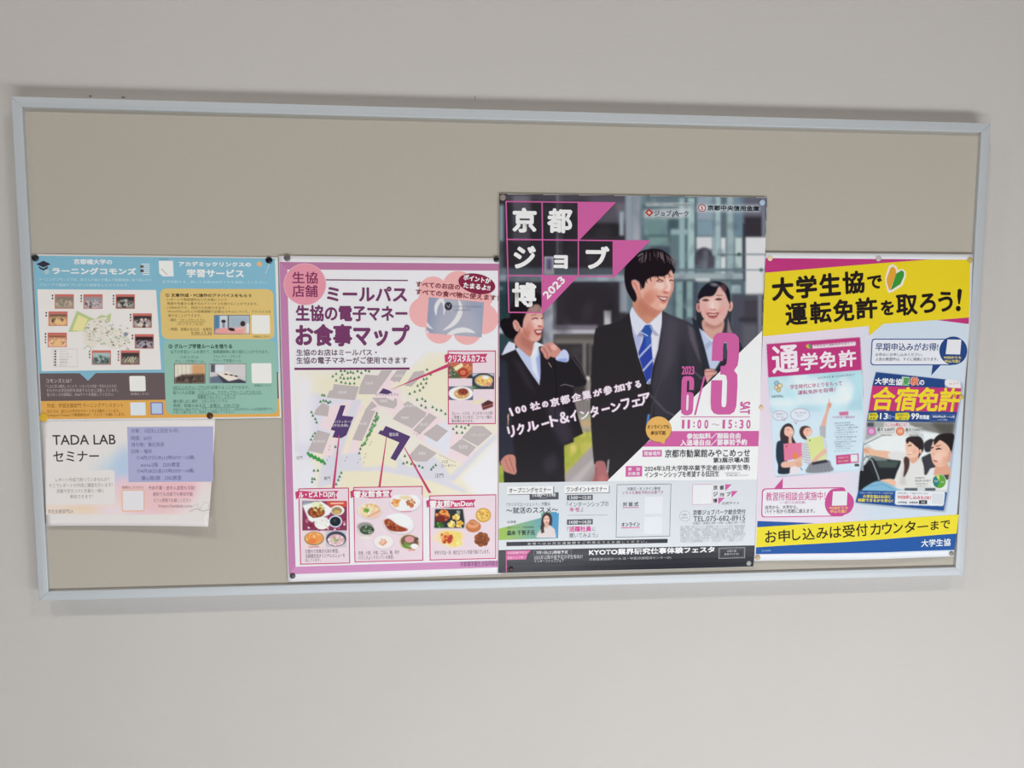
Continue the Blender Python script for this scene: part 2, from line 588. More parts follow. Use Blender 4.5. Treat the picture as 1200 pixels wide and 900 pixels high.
def set_text():
    """turn every line of lettering into faces on its sheet"""
    keys = {}
    for j in TEXT_JOBS: keys.setdefault((j[2], j[9]), None)
    tmp = []
    for (s, res) in keys:
        cu = bpy.data.curves.new('words', 'FONT')
        cu.body = s; cu.size = 1.0; cu.resolution_u = res; cu.fill_mode = 'FRONT'
        o = bpy.data.objects.new('words', cu)
        COL.objects.link(o)
        tmp.append(((s, res), o))
    bpy.context.view_layer.update()
    dg = bpy.context.evaluated_depsgraph_get()
    for k, o in tmp:
        e = o.evaluated_get(dg)
        me = e.to_mesh()
        me.calc_loop_triangles()
        v = np.empty(len(me.vertices) * 3, np.float32); me.vertices.foreach_get('co', v)
        t = np.empty(len(me.loop_triangles) * 3, np.int32); me.loop_triangles.foreach_get('vertices', t)
        v = v.reshape(-1, 3)[:, :2].astype(float); t = t.reshape(-1, 3)
        if len(v):
            mn, mx = v.min(0), v.max(0)
            v = (v - mn) / np.maximum(mx - mn, 1e-6)
        keys[k] = (v, t)
        e.to_mesh_clear()
    for k, o in tmp:
        cu = o.data
        bpy.data.objects.remove(o); bpy.data.curves.remove(cu)
    for num, (sh, part, s, org, dx, up, col, layer, bold, res) in enumerate(TEXT_JOBS):
        if part in EACH: part = part + '|t%d' % num
        v, t = keys[(s, res)]
        if len(v) == 0: continue
        XZ = np.array(org) + v[:, :1] * np.array(dx) + v[:, 1:] * np.array(up)
        a, b_, c_ = XZ[t[:, 0]], XZ[t[:, 1]], XZ[t[:, 2]]
        ar = (b_[:, 0] - a[:, 0]) * (c_[:, 1] - a[:, 1]) - (b_[:, 1] - a[:, 1]) * (c_[:, 0] - a[:, 0])
        t = t.copy(); t[ar < 0] = t[ar < 0][:, ::-1]
        c = ink(col, sh.E)
        if bold:
            r = bold * 0.00162
            n = 8 if bold > 0.5 else 4
            for k in range(n):
                an = 2 * math.pi * k / n + (0.785 if n == 4 else 0)
                sh.add_tris(part, XZ + r * np.array((math.cos(an), math.sin(an))), t, c, layer + 0.035 * k)
        sh.add_tris(part, XZ, t, c, layer + 0.3)


# ------------------------------------------------------------------ the room
def box_mesh(name, x0, x1, y0, y1, z0, z1):
    v = [(x, y, z) for x in (x0, x1) for y in (y0, y1) for z in (z0, z1)]
    f = [(0, 1, 3, 2), (4, 6, 7, 5), (0, 4, 5, 1), (2, 3, 7, 6), (0, 2, 6, 4), (1, 5, 7, 3)]
    me = bpy.data.meshes.new(name); me.from_pydata(v, [], f); me.update()
    return me


wall = link('wall_back', box_mesh('wall_back', -5, 5, 0, 0.12, 0, 4.4), M_WALL); wall['kind'] = 'structure'
flo = link('floor', box_mesh('floor', -5, 5, -6, 0.12, -0.1, 0), M_FLOOR); flo['kind'] = 'structure'
cei = link('ceiling', box_mesh('ceiling', -5, 5, -6, 0.12, 4.4, 4.5), M_CEIL); cei['kind'] = 'structure'
sk = link('baseboard_back', box_mesh('baseboard_back', -5, 5, -0.012, 0, 0, 0.08), M_GAP); sk['kind'] = 'structure'

# small scuffs on the wall covering just above the board
M_SCUFF = mat_plain('scuff', (0.22, 0.17, 0.14), 0.9)


def wall_mark(px, py, w, h):
    X, Z = px_to_plane(px, py, 0.0)
    me = box_mesh('scuff_mark', X - w / 2, X + w / 2, -0.0006, 0.0, Z - h / 2, Z + h / 2)
    link('scuff_mark', me, M_SCUFF, wall)


wall_mark(106, 112.6, 0.0035, 0.0022)
wall_mark(144.5, 114.0, 0.0060, 0.0016)
wall_mark(556.6, 115.0, 0.0009, 0.008)

# ------------------------------------------------------------------ the bulletin board
board = bpy.data.objects.new('bulletin_board', None)
COL.objects.link(board)
board.location = (0, 0, 1.05)
tag(board, 'wide wall-mounted bulletin board with grey-beige fabric face and silver aluminium frame', 'bulletin board')

BX, BZ0, BZ1 = 0.9, 1.05, 1.95
pan = link('pin_panel', box_mesh('pin_panel', -BX + 0.012, BX - 0.012, PANEL_Y, -0.004, BZ0 + 0.012, BZ1 - 0.012), M_PANEL, board)
tag(pan, 'grey-beige fabric pinning surface')

# profile of a rail: (distance in from the outer edge, y)
PROF = [(0.0000, -0.0005), (0.0000, -0.0325), (0.0004, -0.0336), (0.0014, -0.0340), (0.0100, -0.0343), (0.0163, -0.0339),
        (0.0172, -0.0334), (0.0175, -0.0326), (0.0176, -0.0270), (0.0176, -0.0268), (0.0110, -0.0268), (0.0110, -0.0005)]


def rail(a, b, inward):
    """a, b outer corners (x,z); inward unit vector; mitred ends with a hairline gap"""
    a = np.array(a); b = np.array(b); d = (b - a) / np.hypot(*(b - a)); n = np.array(inward)
    vs = []
    for (w, y) in PROF:
        p = a + n * w + d * (w + 0.00025)
        q = b + n * w - d * (w + 0.00025)
        vs.append((p[0], y, p[1])); vs.append((q[0], y, q[1]))
    m = len(PROF)
    fs = [(2 * i, 2 * ((i + 1) % m), 2 * ((i + 1) % m) + 1, 2 * i + 1) for i in range(m)]
    fs += [tuple(2 * i for i in range(m))[::-1], tuple(2 * i + 1 for i in range(m))]
    me = bpy.data.meshes.new('frame_rail'); me.from_pydata(vs, [], fs)
    bm = bmesh.new(); bm.from_mesh(me); bmesh.ops.recalc_face_normals(bm, faces=bm.faces); bm.to_mesh(me); bm.free()
    return link('frame_rail', me, M_ALU, board)


rail((-BX, BZ1), (BX, BZ1), (0, -1))
rail((BX, BZ1), (BX, BZ0), (-1, 0))
rail((BX, BZ0), (-BX, BZ0), (0, 1))
rail((-BX, BZ0), (-BX, BZ1), (1, 0))


# ------------------------------------------------------------------ thumbtacks
TACKS = []


def tack_mesh(name, prof, n=24):
    vs, fs = [], []
    for (r, y) in prof:
        for k in range(n):
            a = 2 * math.pi * k / n
            vs.append((r * math.cos(a), y, r * math.sin(a)))
    for i in range(len(prof) - 1):
        for k in range(n):
            a, b = i * n + k, i * n + (k + 1) % n
            fs.append((a, b, b + n, a + n))
    fs.append(tuple(range(n))[::-1]); fs.append(tuple((len(prof) - 1) * n + k for k in range(n)))
    me = bpy.data.meshes.new(name); me.from_pydata(vs, [], fs)
    bm = bmesh.new(); bm.from_mesh(me); bmesh.ops.recalc_face_normals(bm, faces=bm.faces); bm.to_mesh(me); bm.free()
    me.polygons.foreach_set('use_smooth', np.ones(len(me.polygons), bool))
    return me


def tack(px, py, col, sheet, label, r=3.5, E=0.85):
    R = r * 0.00162
    prof = [(R * .55, 0), (R * .96, -0.0001), (R, -0.0006), (R * .97, -0.0011), (R * .85, -0.0016), (R * .6, -0.0021), (R * .3, -0.0024), (R * .04, -0.0025)]
    X, Z = sheet.at1((px, py))
    y = sheet.y - float(sheet.H(X, Z)) - 0.0005
    root = bpy.data.objects.new('thumbtack', None); root.empty_display_size = 0.01
    COL.objects.link(root)
    root.location = (X, y, Z)
    m = mat_plain('tack_plastic_' + col, ink(col, E), 0.35, spec=0.4)
    h = bpy.data.objects.new('head', tack_mesh('head', prof)); COL.objects.link(h)
    h.data.materials.append(m); h.parent = root
    nd = bpy.data.objects.new('needle', tack_mesh('needle', [(0.0005, 0.0002), (0.0005, 0.003), (0.0001, 0.0075)], 8)); COL.objects.link(nd)
    nd.data.materials.append(M_ALU); nd.parent = root
    tag(root, label, 'thumbtack', 'thumbtacks holding the sheets')


# ================================================================== sheet 1: learning commons poster (left)
def sm(x):
    x = np.clip(x, 0, 1)
    return x * x * (3 - 2 * x)


S5 = Sheet('notice_sheet', 'small white landscape seminar notice with lilac and peach panels, tucked under the blue poster', 'notice',
           [(48.5, 487.5), (252.5, 486.5), (243.5, 617.5), (54.3, 616.3)], 0.0004, 0.72,
           lambda s, t: 0.0003 + 0.026 * np.clip(t, 0, 1.05) ** 1.7 * (0.25 + 0.75 * np.clip(s, 0, 1.05) ** 2), M_MATT, 'cfcac8')
s = S5
cv = Canvas(52, 512, 249, 604, 1.0, 'cfcac8')
cv.poly([(105, 552), (150, 527), (150, 560), (140, 572), (130, 556)], 'a9bccb', 7, .9)
cv.ell(148, 548, 14, 22, 'a3b4cc', 0, 10, .8)
cv.ell(140, 570, 14, 12, 'bcb0cc', 0, 9, .8)
cv.ell(150, 580, 20, 18, 'e2bcb8', 0, 10, .8)
cv.ell(95, 597, 40, 6, 'e0b9a0', 0, 6, .9)
cv.ell(70, 600, 20, 5, 'dcc9c0', 0, 6, .9)
cv.ell(132, 598, 18, 6, 'dcc4cc', 0, 6, .9)
cv.ell(205, 573, 50, 13, 'dca4ac', 0, 9, .8)
cv.ell(184, 590, 32, 14, 'e2aeb0', 0, 9, .9)
cv.ell(165, 600, 10, 5, 'e0b5c0', 0, 6, .9)
cv.ell(240, 585, 10, 24, 'cfcac8', 0, 9, .9)
s.photo('printed_gradient', cv, 1, keep=[(53.6, 513), (249, 513), (245, 603.5), (53.8, 603.5)])
s.rect('lilac_panel', 149, 500.5, 249.8, 564.5, '9c9cbc', 2)
s.rect('text_panel', 55.5, 552, 135, 591, 'cfcac8', 2, r=3)
s.text('lettering', 'TADA LAB', 61.5, 510, 135.5, 520.5, '3c383a', 3, bold=.15, res=4)
s.text('lettering', 'セミナー', 62.5, 529, 116, 540.5, '3c383a', 3, bold=.2, res=4)
for i, (tx, x0, x1) in enumerate([('レポート作成で困っていませんか？', 65, 128), ('そこでレポートの作成に講座を行います！', 57.5, 132),
                                  ('授業や空きコマに先輩と一緒に', 66.5, 122), ('参加できます！', 82, 109)]):
    s.text('lettering', tx, x0, 560 + i * 6.6, x1, 564 + i * 6.6, '85807f', 3)
for tx, x0, x1, y in [('対象：1回生(上回生も可)', 153.5, 209, 502.5), ('時間：60分', 153.5, 178, 511), ('持ち物：筆記用具', 154, 192.5, 518.5),
                      ('日時・場所', 154, 178, 526.5), ('①4月27日(木)12時20分〜(2講)', 160, 228, 534), ('enrou2階　2205教室', 165, 211, 542),
                      ('②4月28日(金)15時20分〜(4講)', 160.5, 227.5, 549.5), ('優心館2階　2302教室', 165.5, 212.5, 557.5)]:
    s.text('lettering', tx, x0, y, x1, y + 5, '5c5a80', 3)
for tx, x0, x1, y in [('予約不要・途中入退室も可能！', 174, 229, 569.5), ('遅刻でも対面でも参加可能', 179, 226, 576.8),
                      ('カフェ感覚でお越しください', 180, 224, 584), ('https://tadalab.com', 186, 225, 591.2)]:
    s.text('lettering', tx, x0, y, x1, y + 4.4, '8a6c78', 3)
s.rect('code_panel', 142.5, 574, 169.5, 599.5, 'd9a890', 2, r=2)
s.rect('code_panel', 143.8, 575.2, 168.2, 598, 'cfccd0', 2.5)
s.text('lettering', '登録はこちらから', 143, 569.5, 168, 572.5, '905a58', 3)
s.text('lettering', '学生支援部門LA', 56, 597, 86, 601.5, '8a7c78', 3)
s.line('open_book_drawing', [(222, 599.5), (230, 596), (238, 599), (246, 597)], .5, '8c8088', 3)
s.line('open_book_drawing', [(224, 595), (231, 590), (234, 597), (240, 588), (245, 590), (244, 596)], .35, 'a89ca0', 3)

S1 = Sheet('poster', 'landscape pale-blue poster with campus map, yellow and green panels, left end of the board', 'poster',
           [(38.4, 297.6), (325.6, 301.2), (329.8, 489.8), (47.6, 493.4)], 0.0012, 0.70,
           lambda s, t: 0.0006 + 0.0020 * np.exp(-s / 0.16) * np.sin(math.pi * np.clip(t, 0, 1)) ** 2 + 0.0018 * np.sin(math.pi * np.clip(s, 0, 1)) ** 2 * sm((t - .55) / .45) * (0.6 + .4 * np.cos(7 * s)), M_MATT, 'd2cfce')
s = S1
B = 'printed_ground'
s.poly(B, [(38.8, 299.6), (322.2, 302.8), (326.8, 437.5), (46.2, 439)], '76a4b7', 1)
s.poly(B, [(46.4, 437.6), (326, 436), (327, 468), (48, 471)], '5e5254', 1.4)
s.poly(B, [(48, 470), (327.2, 467), (328, 488.2), (48.6, 491.4)], 'c8974f', 1.6)
s.poly(B, [(92, 436), (113.5, 436), (103.3, 446.2)], '76a4b7', 2)
s.poly('map_panel', [(43.8, 339), (183, 339.8), (189, 433), (49, 435)], 'd0cbc8', 2)
s.rect('advice_panel', 187.3, 338, 321.8, 397.6, 'c6ab6c', 2, r=7)
s.rect('study_room_panel', 191.4, 398.3, 325.6, 484.8, '84a99b', 2, r=7)
W = 'lettering'
s.text(W, '京都橘大学の', 86.5, 303.6, 131.5, 310, 'e6e8e6', 3, bold=.25)
s.text(W, 'ラーニングコモンズ', 61.5, 313.6, 159.5, 321.8, 'f0f0ee', 3, bold=.5, res=4)
s.text(W, 'ラーニングコモンズでは、皆さんの個人や個人で授業課題に取り組んだり、', 45.5, 325.6, 180, 330, 'b8cdd4', 3)
s.text(W, 'グループで議論やプレゼンの練習をしたりできます。', 46, 332, 151, 336, 'b8cdd4', 3)
s.text(W, 'アカデミックリンクスの', 209.5, 306.6, 294, 312.6, 'eef0ee', 3, bold=.35)
s.text(W, '学習サービス', 219, 315.6, 285.5, 325, 'f0f0ee', 3, bold=.5, res=4)
s.text(W, '全予約制です。詳しくは各Webサイトを確認してください。', 190, 328.4, 314, 332.6, 'b8cdd4', 3)
# little drawings in the header
D = 'header_drawings'
s.poly(D, [(42.5, 309.5), (51, 305.6), (59.5, 309.5), (51, 313.4)], '35303c', 3)
s.poly(D, [(45, 312), (51, 315), (56, 312), (56, 314.4), (51, 317), (46, 314.4)], '35303c', 3)
s.ell(D, 54.8, 318.6, 3, 3, '9cb0ba', 3)
for k in range(6):
    s.rect(D, 166 + (k % 2), 309 + k * 2.4, 175.5, 310.2 + k * 2.4, 'e6e0dc', 3)
s.rect(D, 164.5, 311, 168.5, 314, '6a5040', 3.3); s.rect(D, 164.5, 316, 168.5, 319, '4c4240', 3.3)
s.poly(D, [(186, 305.6), (202.8, 305.6), (203.6, 324), (191, 324), (186.6, 320)], 'd8d2cf', 3)
s.line(D, [(189, 315), (196, 322)], .6, '8a7a78', 3.4)
s.rect(D, 186, 303.2, 197.6, 304, '6a8290', 3)
s.ell(D, 304, 309.4, 3.2, 2.8, 'd6a070', 3)
s.line(D, [(316, 309), (311, 321)], .6, 'c4ccd0', 3)
s.ell(D, 309.8, 324, 2.4, .9, '9aa0ac', 3)
# campus map
m = 'campus_map'
s.poly(m, [(80, 389), (90, 364), (106, 372), (112, 374), (118, 369), (125, 370), (130.5, 367), (129, 378), (120, 380), (113, 380), (97, 388)], 'a8b483', 3)
s.poly(m, [(85, 387), (92, 369), (103, 374), (97, 388)], 'd0c890', 3.2)
s.poly(m, [(97, 388), (104, 376), (125, 371), (127, 380), (150, 390), (151, 398), (144, 407), (132, 409), (116, 400), (110, 409), (98, 402)], 'cac5ba', 3.3)
rd = random.Random(4)
for k in range(260):
    a, b = rd.uniform(98, 150), rd.uniform(372, 411)
    if b < 371 + abs(a - 120) * .42 or b > 398 + (a - 100) * .22: continue
    q = rd.uniform(1.0, 3.4)
    s.poly(m, [(a, b), (a + q, b + .4 * q), (a + .7 * q, b + q), (a - .3 * q, b + .6 * q)], rd.choice(['d2cdc8', 'd2cdc8', 'a8a498', 'c9b8ac', '9a9a8c', 'd4ccc4', 'a4b08c', '7f7a74', 'd8b8b4', 'b4b4b4']), 3.6)
s.ell(m, 147.5, 391.5, 2.6, 2.2, '7c8494', 3.8)
s.line(m, [(98, 409), (103, 405), (107, 408), (105, 413)], .8, '9aa08e', 3.4)
# thumbnails with red borders
THUMBS = [(64.2, 344.8, 'top a'), (97.8, 344.9, ''), (135.6, 344.9, ''), (56.8, 365, ''), (155.6, 367.2, ''), (55.9, 389.8, ''),
          (157.8, 391.6, ''), (107.6, 410.5, ''), (141.4, 410.5, '')]
PAL = [('7c7468', 'a09080', 'b4a48e'), ('8c8488', 'b0a4a8', '5c5050'), ('3c3434', '8c8c84', 'b0aca4'), ('a07c5a', 'd0a87c', '5c5048'),
       ('3a3436', 'a89c98', 'c8bcb4'), ('c08c6a', 'e0b898', '7c5040'), ('33282c', 'a49ca4', '8c8890'), ('98aca8', '546864', '4c3c40'), ('3c3838', '7c746c', 'a08470')]
for k, (x, y, _) in enumerate(THUMBS):
    w, hgt = 22.6, 17.2
    c = Canvas(x, y, x + w, y + hgt, 2, 'b8665e')
    c.rect(x + 1.2, y + 3, x + w - 1.2, y + hgt - 1.2, PAL[k][0], .2)
    c.rect(x + 1.2, y + 8.5, x + w - 1.2, y + hgt - 1.2, PAL[k][1], 1.2)
    c.speck(x + w / 2, y + 11, 8.5, 4.5, PAL[k], 34, 1.5, k, blur=.6)
    c.rect(x + 1.4, y + 3.6, x + w - 1.4, y + 5.4, PAL[k][2 if k in (3, 5) else 0], .5)
    if k in (3, 5): c.poly([(x + 6, y + 15), (x + 9, y + 9), (x + 14, y + 9), (x + 18, y + 15)], 'd8ac78', .8)
    if k == 8:
        for q in range(4): c.line([(x + 5 + 3 * q, y + 14), (x + 9 + 3 * q, y + 8)], .8, 'd8c8a8', .4)
    s.photo('room_photograph', c, 3.5)
    c_ = ['3a3434', '463c3c', '8c6058', '605a5a']
    for q in range(2 + k % 3):
        s.rect('legend_marks', x - 3.4, y + .6 + q * 3.3, x - 1.6, y + 2.6 + q * 3.3, c_[q], 3)
s.frame('legend_marks', 61.5, 409, 91.5, 429.8, .35, 'b0a8a4', 3)
for k in range(6):
    s.rect('legend_marks', 63.6, 410.6 + k * 3.2, 66, 412.6 + k * 3.2, '5c5856', 3.2)
    s.text(W, ['ラウンジ', 'プリンター', 'ホワイトボード', '持込飲食可', '自動販売機', '貸出パソコン'][k], 70, 410.8 + k * 3.2, [79, 83, 85, 80, 79, 78.5][k], 412.6 + k * 3.2, '8c8480', 3)
# right panels
tx1 = [('① 文章作成・PC操作のアドバイスをもらう', 194, 343.8, 294.5, 348.4, .15), ('レポートや発表資料などの文章について', 196, 349.2, 266, 353, 0),
       ('教員や先輩から書き方のアドバイスを受けることができます。', 196, 354, 302, 357.8, 0), ('（1回40分です。何回でも利用できます。）', 196, 358.8, 269, 362.4, 0),
       ('WordやExcelなどの授業課題で必要なスキルについて、アドバイスを', 196.5, 363.2, 317.5, 367, 0), ('受けることができます。', 197, 368, 236, 371.6, 0),
       ('・場所：コモンズセントラル', 197.5, 373.2, 240.5, 377, 0), ('（オンラインも可）', 207.5, 378.2, 238.5, 381.6, 0),
       ('・時間：授業のある日　全曜日', 198, 384, 248, 387.8, 0), ('9:00-17:30', 224, 388.6, 248.5, 392, 0), ('詳細はこちら！', 297, 393.2, 317, 396, 0)]
for a, x0, y0, x1, y1, b in tx1: s.text(W, a, x0, y0, x1, y1, '5c4c30' if b == 0 else '40342a', 3, bold=b)
s.line('underlines', [(208, 377.6), (240.5, 377.4)], .35, '6c5c3c', 3); s.line('underlines', [(224, 392.6), (248.5, 392.4)], .35, '6c5c3c', 3)
tx2 = [('② グループ学習ルームを借りる', 197.5, 403.2, 272, 408.4, .2), ('以下の学習ルームを借りて、授業課題等に取り組むことができます。', 200, 410.2, 315, 414.2, 0),
       ('コモンズ1st', 211, 416.6, 232.5, 420, 0), ('グループ学習ルーム', 205, 421.6, 238.5, 425, 0), ('フォレスト・コモンズ', 250, 415.8, 282, 419.4, 0),
       ('グループ学習ルーム', 249.5, 420.8, 283, 424.4, 0), ('2名以上のグループで1日1回借りることができます。', 202.5, 452.2, 292, 456, 0), ('詳細はこちら！', 298, 450.2, 318, 453.2, 0),
       ('借りられる部屋：コモンズ1st、アクティブラーニングスタジオ、', 202.5, 458, 307, 461.8, 0), ('図書館フォレスト・コモンズ', 231.5, 462.8, 276, 466.6, 0),
       ('鍵の貸し出し場所：コモンズセントラル', 203, 468.2, 267, 472, 0), ('時間：授業のある日　全曜日　9:00-17:30', 203, 473.2, 280.5, 477, 0),
       ('予約がない時のアクティブラーニングスタジオと、上記以外のルームは自由利用です。', 202.6, 478.2, 320, 481, 0), ('お互いに譲り合って、気持ちよく利用してください。', 202.6, 481.6, 274.5, 484.2, 0)]
for a, x0, y0, x1, y1, b in tx2: s.text(W, a, x0, y0, x1, y1, '3a5c54' if b == 0 else '2c4440', 3, bold=b)
for a in [[(202.5, 456.8), (242, 456.6)], [(231.5, 462.3), (307, 461.9)], [(231.5, 467.2), (276, 467)], [(236, 477.6), (280, 477.4)]]:
    s.line('underlines', a, .35, '4c6c60', 3)
c = Canvas(250.8, 369.2, 293, 391.6, 2, '4c5870')
c.rect(251.6, 370, 292.4, 391, 'a0aab4', .2)
c.rect(251.6, 370, 257, 391, '4c7494', .6); c.rect(258, 370, 266, 388, 'b8bcc4', .5); c.rect(267, 370, 268.4, 386, '4a4850', .3)
c.rect(270, 372, 290, 383, '93a3ae', 1); c.poly([(251, 391), (253, 385), (276, 383.6), (292, 386), (292, 391.4)], 'd0908c', .6)
c.ell(262, 376.6, 2.6, 1.9, '2c282c'); c.rect(260.6, 378, 263.6, 384, '7c7c88', .5); c.ell(271.5, 386, 4, 1.8, '2e2a2e', 10)
c.ell(284.6, 379.4, 3, 3.2, '3c2c2c'); c.poly([(284, 383), (288.6, 381), (291, 391), (285, 391)], 'c8a094', .5); c.line([(285, 384), (276, 386)], 1.8, 'd0a8a0', .4); c.rect(288.6, 379, 292, 390, 'c4ccd0', .6)
s.photo('advice_photograph', c, 3)
c = Canvas(204, 426, 241, 449.4, 2, '54504c')
c.rect(205, 426.8, 240.4, 448.8, 'c0b8ac', .2); c.rect(205, 428, 225, 441, 'cac4b4', .6); c.rect(225, 427, 240.4, 440, 'bc9068', 1.2)
for k in range(4): c.rect(208 + 5 * k, 427, 208.6 + 5 * k, 440, 'a89c90', .3)
c.poly([(205, 443), (214, 439), (240, 438), (240.4, 449), (205, 449)], '54443c', .9); c.speck(222, 444, 15, 3, ['3c302c', '6c5c50', '48403c'], 30, 1.8)
s.photo('study_room_photograph', c, 3)
c = Canvas(245, 426, 288.6, 449.2, 2, '5c5c60')
c.rect(245.6, 426.8, 288, 448.8, 'b8b4b4', .2); c.rect(247, 427, 252.4, 436, '50505a', .4); c.rect(252, 428, 263, 436.6, 'c8ccd0', .4); c.rect(264, 427, 287, 440, 'bcb8b8', .8)
c.poly([(246, 449), (246, 442), (258, 440), (275, 449)], '5c6878', .6); c.poly([(254, 437.4), (267, 435), (280, 444), (268, 447)], 'd4c8bc', .4)
c.poly([(254, 438), (268, 447), (280, 444), (288, 447), (288, 449), (262, 449)], '3c3c48', .5)
for p in ((265, 438.6), (271, 439.6), (276.6, 440.8)): c.ell(p[0], p[1], 2.2, .8, '3c3834', 10)
s.photo('study_room_photograph', c, 3)
for q in [(294.8, 369.4, 316.6, 391.2), (294.6, 425.6, 318.6, 449), (151.5, 440.6, 171, 458.4)]:
    s.rect('code_panel', *q, 'd4d0cc', 3, r=1.6)
s.rect('code_panel', 152.6, 471.6, 171, 486.6, 'c6ccd8', 3, r=.6)
s.rect('code_panel', 176.2, 471.4, 191.4, 485.8, '6c6c9c', 3, r=.6); s.rect('code_panel', 177.6, 472.6, 190, 484.6, 'a4b4cc', 3.4)
for a, x0, y0, x1, y1, cc in [('コモンズとは？', 54, 443.8, 84, 448.4, 'c4b8b8'), ('「ともに学ぶ場所」のことで、いろいろな学部・学年の人たちが、', 54, 450.8, 137.5, 454.4, 'aca0a0'),
                              ('それぞれの学習目的を達成するために活動しています。', 54.5, 455.6, 138.5, 459.2, 'aca0a0'), ('各コモンズの詳細は、Webサイトを確認してください。', 55, 460.4, 133.5, 464, 'b0a4a4'),
                              ('詳細はこちら！', 153.4, 460, 174.6, 463, 'aca0a0'), ('作成：学習支援部門 ラーニングアシスタント', 55, 472.8, 144.5, 477.4, '7c5424'),
                              ('私たちは、皆さんの学びをサポートする活動をしています。', 55.4, 479.8, 140.4, 483.4, '7c5424'), ('Instagram/Twitterで情報発信中！フォローお願いします。', 56, 484.6, 147, 488, '7c5424')]:
    s.text(W, a, x0, y0, x1, y1, cc, 3)


# ================================================================== sheet 2: meal map poster
S2 = Sheet('poster', 'portrait white poster with mauve border, purple heading, campus map and food pictures', 'poster',
           [(326.6, 299.6), (587.5, 302.4), (587.0, 672.6), (337.2, 681.8)], 0.0024, 0.78,
           lambda s, t: 0.0008 + 0.0012 * np.sin(math.pi * np.clip(t, 0, 1)) ** 2 + 0.0022 * np.exp(-s / .2) * np.sin(2 * math.pi * np.clip(t, 0, 1)) ** 2, M_MATT, 'd8d6da')
s = S2
mv = 'b478a0'
bd = 'mauve_border'
s.poly(bd, [(327.6, 307), (586.5, 309), (586.5, 317.2), (336.6, 315.8)], 'ac7094', 1)
s.poly(bd, [(327.6, 307), (336.6, 315.8), (346.4, 664.2), (338.6, 673)], mv, 1)
s.poly(bd, [(338.6, 673), (346.4, 664.2), (586.5, 656.6), (586.5, 664.8)], 'c086b0', 1)
s.poly(bd, [(583.6, 316), (586.8, 316), (586.8, 658), (583.2, 658)], 'b86a94', 1)
# map ground
g = 'map_ground'
cv = Canvas(345, 405, 583, 583, 1.0, 'd9d5d9')
cv.poly([(346, 434), (480, 434), (498, 414), (583, 410), (583, 583), (372, 583), (352, 540), (344, 500)], 'd9d2bc', 7)
cv.poly([(346, 484), (362, 460), (395, 466), (420, 466), (404, 500), (372, 520), (362, 545), (345, 530)], 'cccad6', 2.5)
cv.rect(346, 440, 366, 520, 'd9d6da', 5)
cv.poly([(412, 434), (474, 434), (440, 470), (428, 500), (404, 555), (372, 575), (350, 583), (420, 583), (450, 545), (583, 530), (583, 505)], 'd5d0d2', 4, .5)
for p in ([(455, 437), (468, 437), (448, 470), (420, 545), (402, 545), (420, 495)], [(385, 476), (420, 468), (428, 476), (410, 500), (396, 510), (374, 500)],
          [(440, 452), (470, 456), (470, 470), (540, 520), (560, 530), (545, 545), (500, 522), (440, 470)], [(490, 470), (545, 512), (538, 540), (525, 535)],
          [(380, 520), (410, 500), (400, 540), (378, 545)]):
    cv.poly(p, 'dcc8cc', 1.2, .95)
for p in ([(378, 536), (420, 530), (470, 552), (520, 560), (548, 575), (544, 578), (500, 562), (440, 551), (372, 572)], [(579, 510), (583, 512), (531, 565), (524, 560)],
          [(467, 535), (480, 548), (505, 532), (520, 545), (530, 562), (500, 562), (464, 552)], [(412, 470), (424, 468), (396, 540), (388, 560), (380, 560)]):
    cv.poly(p, 'c8c6d0', 1, .95)
cv.poly([(400, 552), (440, 552), (500, 566), (520, 583), (398, 583)], 'd8d0b8', 1.2)
cv.poly([(420, 515), (450, 500), (470, 520), (462, 545), (425, 548)], 'd9d2b8', 1.6)
cv.poly([(540, 560), (583, 515), (583, 583), (560, 583)], 'd9d8dc', 3)
cv.poly([(345, 530), (372, 545), (366, 583), (345, 583)], 'd5d4da', 3)
cv.poly([(497, 510), (520, 493), (530, 505), (525, 535), (500, 520)], 'd0cfd8', 1)
s.photo(g, cv, 1, keep=[(345, 433), (479, 433), (500, 412), (583, 410), (583, 583), (345, 583)])
b = 'map_names'
gry = 'b0a6a6'
for p in ([(391, 450), (421, 453), (416, 469), (383, 466), (386, 458), (390, 457)], [(428, 439), (443, 440), (447, 434), (460, 434), (440, 462), (420, 462), (422, 452)],
          [(465, 434), (477, 434), (468, 448), (458, 444)], [(370, 480), (378, 472), (386, 476), (384, 488), (368, 486)], [(436, 466), (452, 466), (466, 472), (462, 479), (444, 475)],
          [(436, 470), (442, 476), (428, 484), (428, 480)], [(372, 504), (387, 508), (378, 532), (361, 528)],
          [(428, 481), (440, 481), (424, 517), (413, 515)], [(466, 435), (474, 436), (463, 448), (457, 445)],
          [(485, 436), (496, 434), (498, 437), (482, 453), (474, 452)], [(462, 467), (465, 467), (465, 476), (460, 476)],
          [(478, 470), (500, 484), (497, 490), (472, 474)], [(467, 483), (475, 476), (496, 489), (483, 502), (460, 491)],
          [(503, 484), (512, 489), (492, 509), (484, 504)], [(512, 497), (525, 505), (512, 518), (496, 509)],
          [(492, 520), (512, 531), (500, 541), (487, 541), (479, 536), (480, 533)], [(541, 513), (554, 499), (566, 499), (577, 508), (560, 523)],
          [(541, 514), (558, 524), (548, 535), (527, 525)]):
    s.poly('map_building', p, gry, 2)
pur = '503a68'
for p in ([(399, 475), (405, 475), (401, 487), (414.5, 488.5), (406, 510), (400, 513.5), (389.5, 512.5), (392.5, 505), (387.5, 503.5), (393, 491.5)],
          [(452, 499), (481, 511.5), (463.5, 540), (457.5, 537), (468, 518.5), (443, 508), (446, 504), (448.5, 505)],
          [(449, 455), (455, 457), (460, 460), (454, 462), (444, 461)]):
    s.poly('map_building', p, pur, 2.2)
